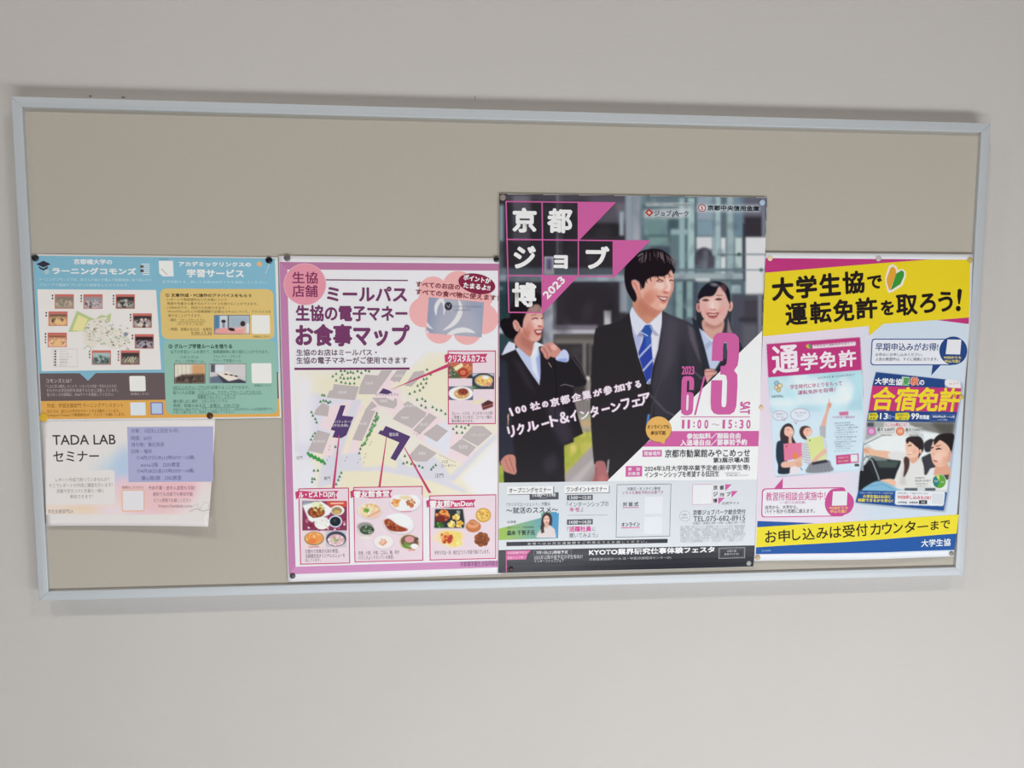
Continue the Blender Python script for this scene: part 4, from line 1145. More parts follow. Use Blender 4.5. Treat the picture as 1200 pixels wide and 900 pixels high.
# ---- woman on the right
c.poly([(818, 352), (816, 372), (817, 392), (824, 396), (828, 380)], '2f2f36', .6, sm=True); c.poly([(848, 366), (857, 362), (857, 380), (859, 390), (850, 392), (845, 388)], '3b3b44', .6, sm=True); c.poly([(853, 372), (856, 384), (859, 391), (852, 390)], '8c7a7c', .6)
c.poly([(811, 372), (817, 376), (822, 388), (832, 430), (838, 434), (846, 424), (852, 414), (858, 398), (868, 402), (872, 412), (850, 440), (826, 470), (820, 440)], '30323b', .5)
c.poly([(819, 384), (823, 388), (836, 398), (858, 392), (858, 400), (846, 420), (838, 433), (832, 432), (826, 408)], 'b6bfd8', .5); c.poly([(826, 404), (834, 398), (838, 400), (828, 410)], 'a0a9c6', .8); c.poly([(821, 386), (825, 388), (837, 398.6), (835, 402)], 'ccd3e4', .5); c.rect(845, 402, 852, 421, '434754', .5)
c.poly([(825, 374), (824, 386), (836, 398), (846, 390), (847, 374)], 'c99c90', .6, sm=True); c.poly([(826, 377), (838, 382), (847, 376), (846, 382), (836, 386), (826, 382)], 'a86f66', 1.2, al=.7)
c.ell(818.6, 360.6, 2.8, 5.6, 'c08c86', -8, .5); c.ell(856, 359, 2.8, 6, 'd6a49a', 8, .5); c.ell(818.6, 360, 1.2, 3, 'a05f5c', 0, .6); c.ell(855.4, 359, 1.2, 3.4, 'b06f68', 0, .6)
c.poly([(820, 346), (828, 338), (842, 336), (852, 342), (855, 353), (852.6, 366), (848, 375), (841, 380.4), (834, 380.4), (826, 375), (821, 365)], 'd3a8a0', .5, sm=True)
c.ell(836, 357, 7, 9, 'e6c4bc', 0, 3, .7); c.ell(828, 364, 4, 4, 'd89a94', 0, 2.4, .6); c.ell(846, 364, 4, 4, 'd89a94', 0, 2.4, .6); c.ell(835.6, 362.8, 3.6, 1.2, 'b5766f', 0, .8, .8); c.ell(835, 358, 1.6, 4, 'ecd2cc', 0, 1.2, .9)
c.poly([(818.6, 352), (818, 346), (822, 338), (829, 332), (838, 329.6), (847, 331.6), (853, 337), (855.6, 346), (855.6, 356), (853, 352), (850, 344), (844, 335), (841.6, 337), (838, 344), (834, 347), (826, 347.6), (821, 350)], '25232b', .5, sm=True)
c.ell(837, 333.6, 4.6, 2, '85818b', 10, 1.5, .8); c.ell(848, 337, 3, 4.6, '6d454c', -20, 1.5, .7)
c.line([(823.6, 352), (827, 350.8), (830.4, 352)], 1.3, '4a3035', .4); c.line([(838.6, 351), (842, 349.8), (845.6, 350.8)], 1.3, '4a3035', .4); c.ell(827, 352.4, 2.6, 1, '6c4448', 0, .5, .8); c.ell(842, 351.4, 2.6, 1, '6c4448', 0, .5, .8); c.line([(840, 346), (846, 346.2)], .8, '6c4c4c', .4, .8)
c.poly([(827.6, 367), (832, 366.4), (836, 367), (842.4, 366.2), (840, 371), (835.6, 372.6), (831, 371.4)], 'a0504f', .4, sm=True); c.poly([(830, 368), (836, 368.4), (840.6, 367.8), (838, 369.5), (832, 369.5)], 'dccac8', .35, sm=True); c.line([(830, 371.8), (836, 373.6), (840, 371.6)], .9, 'c0706c', .5)
c.line([(826, 364), (826.6, 368)], .5, 'b98078', .5, .6); c.line([(844.6, 363.6), (844, 367.6)], .5, 'b98078', .5, .6)
c.poly([(825.6, 434.6), (832, 432.4), (839, 434.6), (840, 437.4), (834, 442), (828, 450), (825, 452)], 'cf9a92', .5, sm=True); c.line([(826, 436), (834, 435), (839, 436)], .9, '9c5c5c', .4); c.line([(828, 441), (836, 439.6)], .7, 'b07470', .4)
# ---- man
c.poly([(737, 366), (730, 373), (722, 378), (708, 381), (698, 385), (696, 394), (693.4, 430), (691.6, 470), (692.6, 500), (694.4, 525), (696, 544), (709, 543), (713, 568), (760, 520), (830, 452), (825.6, 440), (823, 420), (819, 398), (812, 381), (800, 375), (786, 370), (776, 364), (768, 400), (756, 400)], '302d30', .5)
c.poly([(776, 366), (790, 371), (806, 377), (814, 386), (819, 400), (823, 425), (824, 450), (790, 488), (768, 500), (764, 450), (774, 400)], '45414b', 1.2, grad=((775, 400), (820, 430), '38363e'))
c.poly([(782, 374), (795, 376), (790, 420), (776, 450), (778, 400)], '4f4b56', 3, al=.7); c.poly([(806, 380), (812, 384), (816, 402), (822, 428), (818, 420), (808, 396)], '625d68', 1.2, al=.8); c.poly([(800, 396), (806, 430), (798, 470), (794, 440)], '2f2f35', 3, al=.8)
c.line([(806, 430), (816, 438), (823, 444)], 1.6, '5a5560', 1.2); c.line([(763, 464), (780, 482), (794, 489)], 2.2, '5a5560', 1.4, .8); c.line([(776, 440), (764, 476), (762, 505)], 1.4, '47434c', 1)
c.line([(738, 366), (740, 384), (748, 418), (757, 446), (759, 470)], 1.2, '1f1d20', .8, .8)
# shirt and tie
c.poly([(738, 366), (741, 359), (748, 368), (759, 378), (772, 368), (776, 364), (775, 384), (771, 410), (764.6, 430), (762, 450), (759, 450), (754, 436), (748, 418), (741, 388)], 'b9bcd4', .4)
c.poly([(763, 392), (772, 392), (770, 410), (765, 428), (762, 420)], 'd6d4de', .8); c.poly([(742, 392), (752, 394), (748, 412)], 'a3abcf', .8)
c.poly([(740.6, 360), (738, 368), (740, 380), (746.6, 393.6), (752, 386), (758.6, 380.4), (750, 373), (744, 366)], 'cfd3e2', .35); c.poly([(775, 364), (775.6, 378), (772.4, 393), (766, 386), (760.6, 380.4), (768, 372)], 'd6d8e2', .35)
c.poly([(746.6, 393.6), (752, 386), (750, 390), (756, 395)], '8c87a8', .6); c.poly([(772.4, 393), (766, 386), (764, 388), (768, 394)], 'a8a4bc', .6)
c.poly([(756, 381), (763, 380.6), (765, 385), (762.6, 394), (754.6, 393.6), (750.6, 389.4)], '34559c', .35, sm=False); c.line([(762, 382), (764.6, 387)], 1, 'a8b4d0', .3)
T_ = [(754.4, 394), (762.6, 394), (763.4, 405), (765.4, 426), (763, 442), (760.6, 450), (757.6, 447), (749.6, 421), (748, 413), (752.6, 401)]
c.poly(T_, '34459a', .35); c.poly([(757, 394), (762.6, 394), (763, 403), (757, 410)], '3c67b0', 1.2, al=.8)
c.line([(749, 418.6), (756, 411), (763.4, 403.4)], 2.3, 'a3acd2', .25); c.line([(754, 434), (760, 427), (765.4, 421)], 2.3, 'a3acd2', .25); c.line([(758.4, 449), (761.6, 444.6)], 1.8, 'a3acd2', .3); c.line([(751.6, 389.4), (758.6, 393.2)], 1, 'c8d4ec', .3)
c.poly([(759, 486), (761.6, 485), (760, 496), (757, 500)], '5c84c8', .5)
# neck and head
c.poly([(742, 352), (744, 344), (760, 350), (776, 362), (770, 370), (759.4, 379), (752, 374), (745, 366), (741.6, 358)], 'c58a74', .5, sm=True); c.poly([(752, 352), (768, 364), (773, 366), (765, 372), (752, 362)], 'b4705e', 1.8, al=.6, sm=True)
c.poly([(749, 322), (760, 316), (780, 314), (789, 320), (789.4, 328), (789.6, 336), (787.6, 343), (784, 350), (781.6, 357), (779.4, 361.6), (775, 363.6), (768, 362), (760, 357), (753, 350), (749, 340)], 'd9a595', .45, sm=True)
c.ell(762, 348, 7, 9, 'cf8c78', 30, 3, .7); c.ell(773, 335, 6, 4.6, 'f0cdc6', -20, 2.4, .8); c.ell(783, 333, 2.4, 7, 'efcfc8', -12, 1.2, .9); c.ell(776, 358, 4, 3, 'e6b6a8', 0, 1.6, .8); c.ell(787, 338, 1.8, 4, 'e8bcb4', 0, 1, .8)
c.ell(780, 342.8, 3.4, 1.6, 'c4716a', 15, .8, .9); c.ell(781.6, 339.8, 1.8, 1.8, 'edc0b8', 0, .8, .9)
c.line([(769.6, 329.4), (773.6, 327.6), (777, 329.4)], 1.1, '5d3431', .35); c.line([(784.6, 329.2), (787, 328), (788.8, 329.2)], 1.1, '5d3431', .35); c.ell(773.6, 330.4, 3, .8, '94605c', 0, .5, .7)
c.line([(767, 325.4), (772, 323.8)], 1, '7b4c44', .5, .7); c.line([(783.6, 325), (787.6, 323.8)], .8, '7b4c44', .4, .7)
c.poly([(770, 346.6), (776, 347.4), (782.4, 347.8), (781.4, 351.6), (778, 354), (773.6, 351.4)], '9c5450', .45, sm=True); c.poly([(772, 348), (777, 348.8), (781.2, 349), (780, 351.2), (776, 350.8)], 'd8c8c6', .35, sm=True); c.line([(774, 353.6), (777.6, 355.8), (780.4, 354)], 1, 'c8756e', .5); c.line([(769, 343), (769.6, 348)], .6, 'b9766c', .5, .7)
c.poly([(739, 330), (744, 328), (749, 332), (750.4, 338), (748, 342), (744, 340), (740.4, 335)], 'd79a8c', .4, sm=True); c.line([(742, 331), (745, 334), (747, 339)], 1, 'b06058', .5, .8); c.poly([(744, 340), (750, 340), (750, 350), (745, 348)], 'd09480', .6)
c.poly([(746, 351), (743, 354), (738, 347), (733.6, 338), (731.6, 326), (732.6, 314), (737, 305), (744, 299), (752, 294), (762, 291.6), (770, 291.6), (778, 294), (785, 300), (790, 307), (791.4, 316), (789, 321), (786.6, 316), (782, 321.6), (776, 324), (767, 324), (760, 326.6), (756.6, 330), (754.8, 337), (752.4, 338), (750, 332), (745, 327.6), (740, 329.4), (741.6, 337), (745.6, 345)], '252024', .45, sm=True)
for k in range(34):
    q = random.Random(900 + k); a = q.uniform(750, 788); b_ = 292 + abs(a - 766) ** 1.5 * .07 + q.uniform(1, 6)
    c.line([(a, b_), (a + (a - 764) * .12 + q.uniform(-1, 1), b_ + q.uniform(3, 9))], .6, q.choice(['8c7478', '6c5459', 'a5969b', '7c5f62', '4c3c42']), .35, .75)
c.line([(748, 300), (753, 297)], 1.2, '9c989f', .8, .8); c.line([(788.6, 306), (790.6, 314)], 1.2, '8c7f88', .7, .8)
c.ell(758, 352, 6, 9, 'bd7c68', 25, 3.5, .55); c.ell(752, 362, 6, 10, 'b0705e', -20, 3, .5); c.poly([(789.6, 330), (788, 342), (784, 351), (781, 358), (783, 350), (786, 341), (787.6, 333)], 'b87a6c', .6, al=.7); c.ell(768, 340, 4, 2, 'd89c8c', -30, 1.6, .6)
for q in [[(757, 327), (758, 331)], [(762, 325.6), (763, 329)], [(770, 323.6), (772, 327)], [(777, 322.6), (779, 325.4)], [(783, 320), (785, 323)], [(750, 332), (751, 339)]]: c.line(q, 1.1, '2a2226', .5, .85)
c.line([(766, 333), (769, 335)], .5, 'b88478', .5, .5); c.line([(781.4, 331), (782.4, 337)], .7, 'c48c80', .6, .6)
# hand of the man
c.poly([(697.6, 543), (702, 540), (708, 541), (710.6, 548), (712.6, 556), (712.6, 568), (694, 568), (696.6, 556)], 'a4686a', .5, sm=True); c.line([(699, 548), (698, 566)], 1.2, '8a5255', .6, .7); c.ell(706, 562, 4, 5, 'b87474', 0, 1.4, .7)
c.poly([(712, 540), (714, 538), (713, 552), (711, 556)], 'a8a4a8', .5)
# ---- woman on the left
c.poly([(585, 417), (592, 415), (603, 408), (628, 404), (640, 406), (656, 412), (666, 413), (674, 420), (682, 432), (688, 446), (686, 452), (672, 454), (673, 470), (678, 490), (683.4, 508), (672, 513.6), (672.4, 518), (661, 522), (662, 568), (590.6, 568), (590, 545), (586, 545), (584, 520)], '2a272b', .5)
c.poly([(584, 420), (594, 424), (598, 470), (600, 510), (603, 532), (592, 535), (584, 542)], '32343f', 1.4); c.poly([(640, 470), (662, 480), (672, 514), (660, 522), (646, 500)], '3f3844', 3, al=.8); c.poly([(636, 540), (650, 530), (655, 548), (640, 556)], '3f3a42', 3, al=.7); c.poly([(600, 420), (612, 426), (628, 462), (616, 450)], '37323a', 2, al=.8)
c.line([(655, 413), (668, 416), (680, 432), (687, 446)], 1, '57525a', .8, .8); c.line([(643, 425), (646, 430)], .6, 'c8b89c', .3); c.line([(657, 452), (662, 450.4), (672, 453)], .8, '8c8688', .4, .8); c.line([(649, 414), (652, 452), (650, 500)], .9, '1e1c20', .8, .7)
c.poly([(594.6, 487), (596.6, 484), (596, 496), (595, 500)], 'c8a488', .4)
c.poly([(604, 409), (612, 402), (622, 416), (627, 402), (632, 410), (633.2, 436), (632.2, 451.6), (622, 437), (612, 422)], 'b8bfdc', .4); c.poly([(622, 418), (628, 408), (632, 420), (632.4, 446), (624, 434)], 'd4d9ea', .8); c.poly([(628, 420), (633, 412), (633, 446), (631, 440)], '98a4d8', .8)
c.poly([(587.8, 416.4), (592, 407), (596.4, 400), (603.6, 402.6), (604, 409.6), (596, 413)], 'cdd1e2', .4); c.poly([(624, 404), (627.4, 400), (640, 405.4), (632, 406), (627, 416), (622, 419)], 'dadde8', .4)
c.poly([(604, 394), (612, 386), (624, 398), (625, 404), (621.6, 417.6), (612, 411), (603.4, 403)], 'bd8274', .5, sm=True); c.poly([(612, 394), (624, 401), (622, 410), (610, 402)], 'a5645a', 1.8, al=.6, sm=True)
c.poly([(608, 376), (614, 364), (622, 358), (630, 356.6), (634.4, 361), (635.6, 368), (637.4, 378), (637, 383), (634.6, 388), (634, 395), (631, 399.4), (625.6, 400.4), (618, 397), (611, 390)], 'd49f94', .45, sm=True)
c.ell(628, 379, 5, 5, 'edc8c2', -20, 2.2, .85); c.ell(626, 362, 5, 3.6, 'e2b8ae', 0, 1.8, .8); c.ell(633.4, 377, 1.6, 5, 'ecc8c0', -8, 1, .9); c.ell(618, 388, 5, 7, 'c88474', 20, 2.6, .7); c.ell(628, 397, 3.6, 2, 'd8a49a', 0, 1.2, .8)
c.ell(632.6, 382.4, 3, 1.2, 'b4645f', 8, .7, .9); c.line([(623.6, 374), (627, 372.6), (630, 373.4)], 1.1, '4d2b2e', .35); c.line([(634.2, 373.4), (636.4, 372.6)], 1.1, '4d2b2e', .35); c.line([(622.4, 369.8), (628, 368.4)], .8, '7c5048', .45, .8)
c.poly([(626, 387), (631, 386.2), (635.4, 386.4), (634, 391.6), (630.4, 393.2), (627.4, 391)], 'a44c4a', .4, sm=True); c.poly([(628, 387.9), (634.6, 387.4), (633.4, 389.6), (629.6, 389.8)], 'dccccc', .3, sm=True); c.line([(624.6, 383), (625.4, 388)], .6, 'b9766c', .5, .7)
c.poly([(588, 386), (586, 378), (590, 373), (597, 372), (597.4, 362), (602, 353), (609, 346), (620, 341.6), (630, 343), (636, 350), (637, 362), (634, 358), (629, 355.6), (622, 358.6), (617, 366), (613.4, 375), (612, 384), (608, 381), (608, 388), (604, 394), (600, 397.6), (593, 394)], '211e21', .5, sm=True)
c.poly([(601, 378), (603.6, 374.8), (607, 377), (609, 382), (608, 388), (605, 388), (602, 384)], 'd09a90', .4, sm=True); c.line([(603.4, 378), (606.4, 381), (606, 386)], .9, 'a8625a', .5, .8)
c.poly([(633, 408.6), (638, 404), (645, 400.6), (651, 404), (657, 410), (659.6, 414), (655, 420), (649, 419), (645, 418), (642, 421), (638.6, 419.4), (636, 414)], 'c58a80', .45, sm=True); c.line([(637, 408), (641, 414), (641.6, 420)], 1, '94544e', .5, .8); c.line([(641.6, 405), (646, 412)], .9, '9c5c54', .5, .8); c.ell(649, 407, 4, 3, 'e0b0a6', 40, 1.4, .8)
c.poly([(651, 421), (655, 415), (660, 409.6), (664.6, 411.6), (667, 418), (665, 424), (658, 423.6)], 'bcc4e2', .4, sm=True); c.poly([(653, 421), (665, 420), (664, 424), (655, 423)], '8c9cd8', .6)
c.poly([(586.6, 541), (592, 534), (600, 532.6), (604, 536), (604.6, 546), (605.4, 552.6), (603, 556), (597, 554.6), (591, 552), (588, 546)], 'c08478', .45, sm=True); c.line([(597, 536), (600, 546), (602.6, 553)], .9, '8c504a', .5, .8); c.line([(592, 538), (595, 547), (599, 553)], .8, '94584f', .5, .7)
c.ell(616, 392, 5, 6, 'b06c5e', 20, 2.6, .55); c.ell(622, 381, 5, 4, 'c98a7c', 0, 2.2, .5); c.line([(613, 384), (616, 392), (621, 398)], 1.2, 'a8645a', 1, .5); c.poly([(614, 360), (618, 364), (614, 372), (612, 368)], '2a2226', .8)
for k in range(12):
    q = random.Random(70 + k); a = q.uniform(592, 632); c.line([(a, 346 + abs(a - 616) * .5), (a - 4, 356 + abs(a - 616) * .4)], .5, q.choice(['4c4248', '3c3438']), .5, .6)
# translucent dark squares behind the title
for q in [(593, 237, 635, 279), (636, 237, 677, 279), (593, 281, 635, 322), (636, 281, 677, 322), (678, 281, 718, 322), (593, 324, 634, 366)]:
    c.rect(*q, '2a272b', .3, .35)
c.rect(637.6, 300.6, 649, 321, 'a8a2ae', .5); c.rect(640, 303, 647, 318, '54506c', 1.6); c.rect(638, 316, 649, 322, '8c8890', 1)
# glow behind the two logos
c.rect(757, 237.6, 809, 241.6, 'c2c8cc', 1, .8); c.poly([(754, 246), (808, 243), (808, 254), (794, 256), (754, 256)], 'ccd0d4', 1.6, al=.75); c.rect(817, 240, 891, 248.6, 'c0c8cc', 1.6, .75)
DG = [(584, 226), (900, 226), (900, 388), (893.4, 388), (712.6, 564.4), (584, 568)]
s.photo('group_photograph', c, 1, keep=[(585.3, 227.3), (899, 231.6), (893.2, 388), (712, 564), (584.6, 566)])
pk = 'c4609a'
# lower part
L = 'printed_foot'
s.poly(L, [(893.2, 387.4), (888.2, 562.6), (712, 563.2)], 'e2e2e4', 2)
s.poly(L, [(585, 565.6), (888.2, 561.8), (885.4, 640), (584.4, 645)], 'cdd1d6', 2)
s.poly(L, [(584.3, 644.6), (885.4, 639), (882.8, 663.8), (583.8, 671.6)], '34343a', 2)
# title grid
G = 'title_squares'
for y, xa, xb in [(236.2, 592.6, 721), (280.6, 593, 762), (322.8, 594, 721), (366, 596.2, 637)]:
    s.line(G, [(xa, y), (xb, y + (xb - xa) * .011)], 1.5, pk, 3)
for xa, ya, xb, yb in [(593, 236, 596.4, 366.4), (635.2, 236.8, 636.2, 324), (677.6, 237.2, 677.8, 323.6), (718.6, 281.6, 718.6, 324.2)]:
    s.line(G, [(xa, ya), (xb, yb)], 1.5, pk, 3)
s.poly(G, [(677.4, 236.8), (721.4, 237.6), (679.4, 280.8), (677.6, 280.8)], pk, 3.2)
s.poly(G, [(718.4, 281.4), (762.2, 281.8), (719.6, 325), (718.4, 325)], pk, 3.2)
s.poly(G, [(634.4, 323.2), (677.8, 323.4), (636.6, 366.8), (634.8, 366.6)], pk, 3.2)
for ch, x0, y0, x1, y1 in [('京', 600.8, 243.6, 628.4, 272.4), ('都', 641.6, 244.4, 670.2, 273), ('ジ', 602.2, 288.2, 627.6, 314.6), ('ョ', 649, 299.2, 665, 314.8), ('ブ', 686.6, 288.6, 713.6, 315.2), ('博', 600.4, 331.2, 628, 359.4)]:
    s.text('title_letter', ch, x0 + .8, y0 + .8, x1 - .8, y1 - .8, 'e4e2e2', 4, bold=1.15, res=5)
s.rtext('title_lettering', '2023', 641.4, 350.8, 662.6, 329.4, 8.4, 'e8e2e6', 4, bold=.45, res=4)
# logos
s.text('logos', '京都府・京都ジョブ博運営事務局', 757.5, 238, 808.6, 241.4, '8c9094', 4)
s.text('logos', 'ジョブパーク', 767, 246.4, 806.6, 253.6, '4c4a50', 4, bold=.15); s.poly('logos', [(760.2, 244.2), (765.8, 249.2), (761, 254), (756, 249.4)], 'a84438', 4); s.poly('logos', [(760.4, 247), (763, 249.4), (760.8, 251.6), (758.4, 249.4)], 'd8b0a4', 4.4)
s.line('logos', [(788, 254.4), (793, 247.6), (795, 254)], .9, '302c34', 4.2); s.rect('logos', 767, 254.2, 783, 254.9, '8c8c90', 4)
s.text('logos', '京都中央信用金庫', 829.4, 240.6, 889.4, 247.4, '30343c', 4, bold=.3)
s.ell('logos', 822.6, 243.8, 4.4, 4.4, 'a03c40', 4); s.ell('logos', 822.6, 243.8, 3.4, 3.4, 'd4d0d4', 4.2); s.text('logos', 'S', 821.3, 241.7, 823.9, 245.9, 'a03c40', 4.6, bold=.2)
# handwriting
def hand(items, hh):
    for ch, x0, x1, yb, kh in items:
        sl = -.2 * (x1 - x0)
        s.rtext('handwritten_slogan', ch, x0 + .8, yb, x1 - .8, yb + sl, hh * kh, 'b494ae', 4, bold=.95)
        s.rtext('handwritten_slogan', ch, x0 + .8, yb, x1 - .8, yb + sl, hh * kh, 'e8dfe4', 5, bold=.25)
hand([('1', 599.2, 602.2, 487.2, 1), ('0', 604.4, 611, 484.6, .8), ('0', 611.6, 618, 483, .8), ('社', 621.8, 634, 481, .95), ('の', 635.6, 643.4, 477.6, .7), ('京', 645.6, 656.4, 476.6, 1), ('都', 657.4, 669, 473.8, 1), ('企', 670.4, 682, 470.8, .95),
      ('業', 683, 693.6, 468.2, 1), ('が', 695.4, 706.6, 464.6, .8), ('参', 707.8, 718.4, 463, 1.05), ('加', 720, 733, 459.6, .85), ('す', 734, 742.4, 457.4, 1), ('る', 744.6, 752, 454.6, .8)], 9)
hand([('リ', 596.4, 605, 512.6, 1.05), ('ク', 606.6, 616.4, 509.4, 1), ('ル', 617.6, 632.6, 505.6, .85), ('ト', 645.6, 655.6, 500, 1.05), ('＆', 656.6, 668, 496.4, 1.05), ('イ', 669, 678, 494, 1), ('ン', 680.4, 692, 491.4, .75), ('タ', 692.6, 703, 489, 1),
      ('ン', 716.6, 728.6, 482.6, .8), ('フ', 729, 739.6, 480, .95), ('ェ', 740.8, 752, 476.8, .6), ('ア', 749.6, 763.6, 475.4, 1.05)], 12)
for a in ([(634.6, 497.6), (643.6, 494.8)], [(705, 480.4), (714.4, 478)]):
    s.line('handwritten_slogan', a, 3, 'b494ae', 4); s.line('handwritten_slogan', a, 1.6, 'e8dfe4', 5)
# date
d = 'date_lettering'
s.poly(d, [(844.4, 390), (856, 389.8), (862, 391.6), (865.6, 396), (866.2, 404), (865.6, 420), (864.4, 428), (860.2, 434), (864, 439), (864.2, 452), (862.8, 476), (860.4, 482.6), (855.4, 485.6), (841, 485.8), (836, 484), (833.2, 479.6), (832.6, 470), (833.4, 445.6), (846.4, 445.6), (845.4, 472), (845.8, 476.4), (848.2, 477.4), (850.4, 476.2), (851.2, 472), (852, 447), (851, 440.4), (848.6, 439), (844, 438.8), (844.4, 429), (849, 428.6), (851.2, 426), (852, 420), (852.4, 404), (851.6, 401.4), (849.6, 400.8), (847.8, 402.6), (847.2, 408), (847, 423), (834, 422.8), (834.8, 402), (836.4, 394.4), (840, 391)], pk, 5)
s.poly(d, [(803, 440.8), (809.6, 440.8), (812.8, 443), (813.4, 448), (812.9, 457), (807.5, 457), (807.6, 446.8), (806.6, 445.6), (805.2, 446.8), (804.6, 459.6), (807, 459.4), (810.6, 459.8), (812.6, 461.6), (812.9, 466), (812, 481), (810.6, 485), (806, 486.8), (801.4, 486.4), (798.4, 484), (797.8, 479), (798.8, 446), (800, 442)], pk, 5)
s.poly(d, [(804.6, 463.6), (806.2, 462), (807, 464), (806.4, 479.6), (805, 481.4), (804, 479.6)], 'dcd4da', 5.4)
s.poly(d, [(824.4, 441), (826.6, 441), (815.4, 486.4), (813.2, 486.4)], pk, 5)
s.text(d, '2023', 799.2, 429.4, 813.2, 438.6, pk, 5, bold=.45, res=3)
s.rtext(d, 'SAT', 867.6, 471, 867.2, 485.2, 11.6, pk, 5, bold=.5, res=3)
s.line(d, [(797.6, 488.6), (879, 488.6)], .9, pk, 5)
for tx, x0, x1 in [('1', 799.4, 801.6), ('1', 806, 808.2), (':', 812.6, 813.8), ('0', 817.6, 821.4), ('0', 825.8, 829.6), ('1', 847, 849.2), ('5', 853.8, 857.4), (':', 861.6, 862.8), ('3', 867, 870.8), ('0', 875, 879)]:
    s.text(d, tx, x0, 492.2 if tx != ':' else 494.6, x1, 502 if tx != ':' else 500.4, pk, 5, bold=.4, res=3)
s.text(d, '〜', 834, 496.4, 843, 498.6, 'a08c98', 5)
i_ = 'event_details'
s.poly(i_, [(774.6, 505.2), (889.4, 505), (888.6, 523), (752.6, 523.4)], pk, 3)
s.text(i_, '参加無料／服装自由', 805, 507.8, 867.4, 513.8, 'e8dee4', 5, bold=.35); s.text(i_, '入退場自由／要事前予約', 797.6, 515.4, 875, 521.4, 'e8dee4', 5, bold=.35)
s.ell('balloon', 771.8, 503.4, 15.2, 15.2, '94784c', 4); s.ell('balloon', 771.6, 502.8, 14.8, 14.8, 'd8a860', 4.4); s.poly('balloon', [(770, 516), (780, 513.6), (778.4, 520.4)], 'd8a860', 4.5)
s.text('balloon', 'オンラインでも', 758.8, 498, 784, 502.2, '54402c', 6, bold=.15); s.text('balloon', '参加可能', 762.6, 505, 780, 509.4, '54402c', 6, bold=.15)
s.rect(i_, 753, 527.6, 775.4, 535, pk, 3); s.text(i_, '開催場所', 755, 529, 774, 533.6, 'e8dce4', 5, bold=.15)
s.text(i_, '京都市勧業館みやこめっせ', 779.4, 527, 878.6, 535, '3c3c40', 5, bold=.22, res=3); s.text(i_, '第3展示場A面', 835.8, 536.2, 878, 541.8, '3c3c40', 5, bold=.2)
s.rect(i_, 733.2, 546.2, 752.4, 558.4, pk, 3); s.text(i_, '参　加', 736, 547.8, 749.6, 551.6, 'e8dce4', 5, bold=.1); s.text(i_, '対象者', 736, 553, 749.8, 557, 'e8dce4', 5, bold=.1)
s.text(i_, '2024年3月大学等卒業予定者(新卒学生等)', 755.4, 546, 878.6, 551.6, '47474b', 5, bold=.15); s.text(i_, 'インターンシップを希望する低回生', 755.6, 553, 842.4, 558.4, '47474b', 5, bold=.15)
s.text(i_, '※学部学科を問わず、', 849, 553.4, 868, 555.2, '9c9ca0', 5); s.text(i_, '参加費は無料となります', 851, 556, 877, 558, '9c9ca0', 5)
w = 'seminar_details'
s.rect(w, 595.4, 571, 649.4, 579.2, '6c6c70', 3); s.rect(w, 594.2, 570.2, 648.2, 578.4, 'e6e6e6', 3.4); s.text(w, 'オープニングセミナー', 596.6, 571.8, 645.6, 576.6, '3c3c40', 5, bold=.12)
s.rect(w, 620.6, 577.4, 654.6, 585.2, '54565c', 3.2); s.text(w, '11:00〜11:45', 624.4, 578.2, 651, 581.6, 'e0e0e2', 5, bold=.15); s.text(w, '(受付10:45〜)', 632, 582.4, 642, 584, 'c0c0c4', 5)
s.text(w, '「カリスマエージェント」が語る', 593.4, 589, 644.4, 592.6, '5c5c62', 5); s.text(w, '〜就活のススメ〜', 593.4, 594.6, 653.8, 600.8, '3c3c40', 5, bold=.12)
s.text(w, '出演者', 594.4, 610, 604.8, 613, '6c6c70', 5)
s.poly(w, [(584.6, 619.6), (620, 610.6), (655, 601), (654, 630.6), (584.4, 632.8)], '94b450', 3, grad=((590, 625), (650, 615), '4c94b8'))
s.text(w, '(株)キャリア　代表取締役', 594.4, 617, 625.6, 619.4, '3c5c3c', 5); s.text(w, '森本 千賀子氏', 594.2, 621.6, 626.6, 626.8, '34483c', 5, bold=.25)
c = Canvas(627.6, 600, 652.6, 630.4, 2, '74a898')
c.rect(646, 600, 653, 630.4, '4c90bc', .8)
c.poly([(634, 624), (633.6, 614), (636, 604), (640, 600.8), (645, 602), (647, 608), (646, 617), (642, 618), (638, 622)], '3c2c30', .4, sm=True); c.poly([(628, 630.4), (630, 625), (636, 618), (644, 615), (650, 620), (652, 630.4)], 'd4c8c8', .4); c.ell(640.4, 609.4, 3.6, 5.4, 'e0b8a8', 5, .5); c.poly([(638, 613), (643, 613), (642.6, 618), (638, 619)], 'd0a494', .5)
c.ell(640.8, 612, 1.4, .6, 'b86058', 0, .3); c.ell(639, 608, .7, .4, '4c3438', 0, .3); c.ell(642.2, 607.8, .7, .4, '4c3438', 0, .3); c.poly([(634.4, 612), (637, 612), (637.6, 624), (634, 625)], '33262a', .4)
s.photo('speaker_portrait', c, 4, keep=[(634, 602), (636, 600.2), (652.4, 600.2), (651.8, 630), (628, 630), (629, 622), (634, 615)])
s.rect(w, 662.6, 569.8, 714.4, 577.8, '7c7c80', 3); s.rect(w, 661.6, 569, 713.4, 577, 'e6e6e6', 3.4); s.text(w, 'ワンポイントセミナー', 664, 570.6, 711, 575.4, '3c3c40', 5, bold=.12)
for tx, y in [('13:00〜13:30', 580.2), ('14:00〜14:30', 608.8)]:
    s.rect(w, 664.4, y, 694.6, y + 5.6, '54565c', 3.4); s.text(w, tx, 667, y + 1.2, 692.6, y + 4.6, 'dcdce0', 5, bold=.1)
s.text(w, '『インターンシップの', 664, 588, 713, 593.4, '5c5c62', 5); s.text(w, 'キモ', 667.6, 595, 679, 599.6, 'c45088', 5, bold=.25); s.text(w, '』', 680.4, 595, 683, 599.6, '5c5c62', 5)
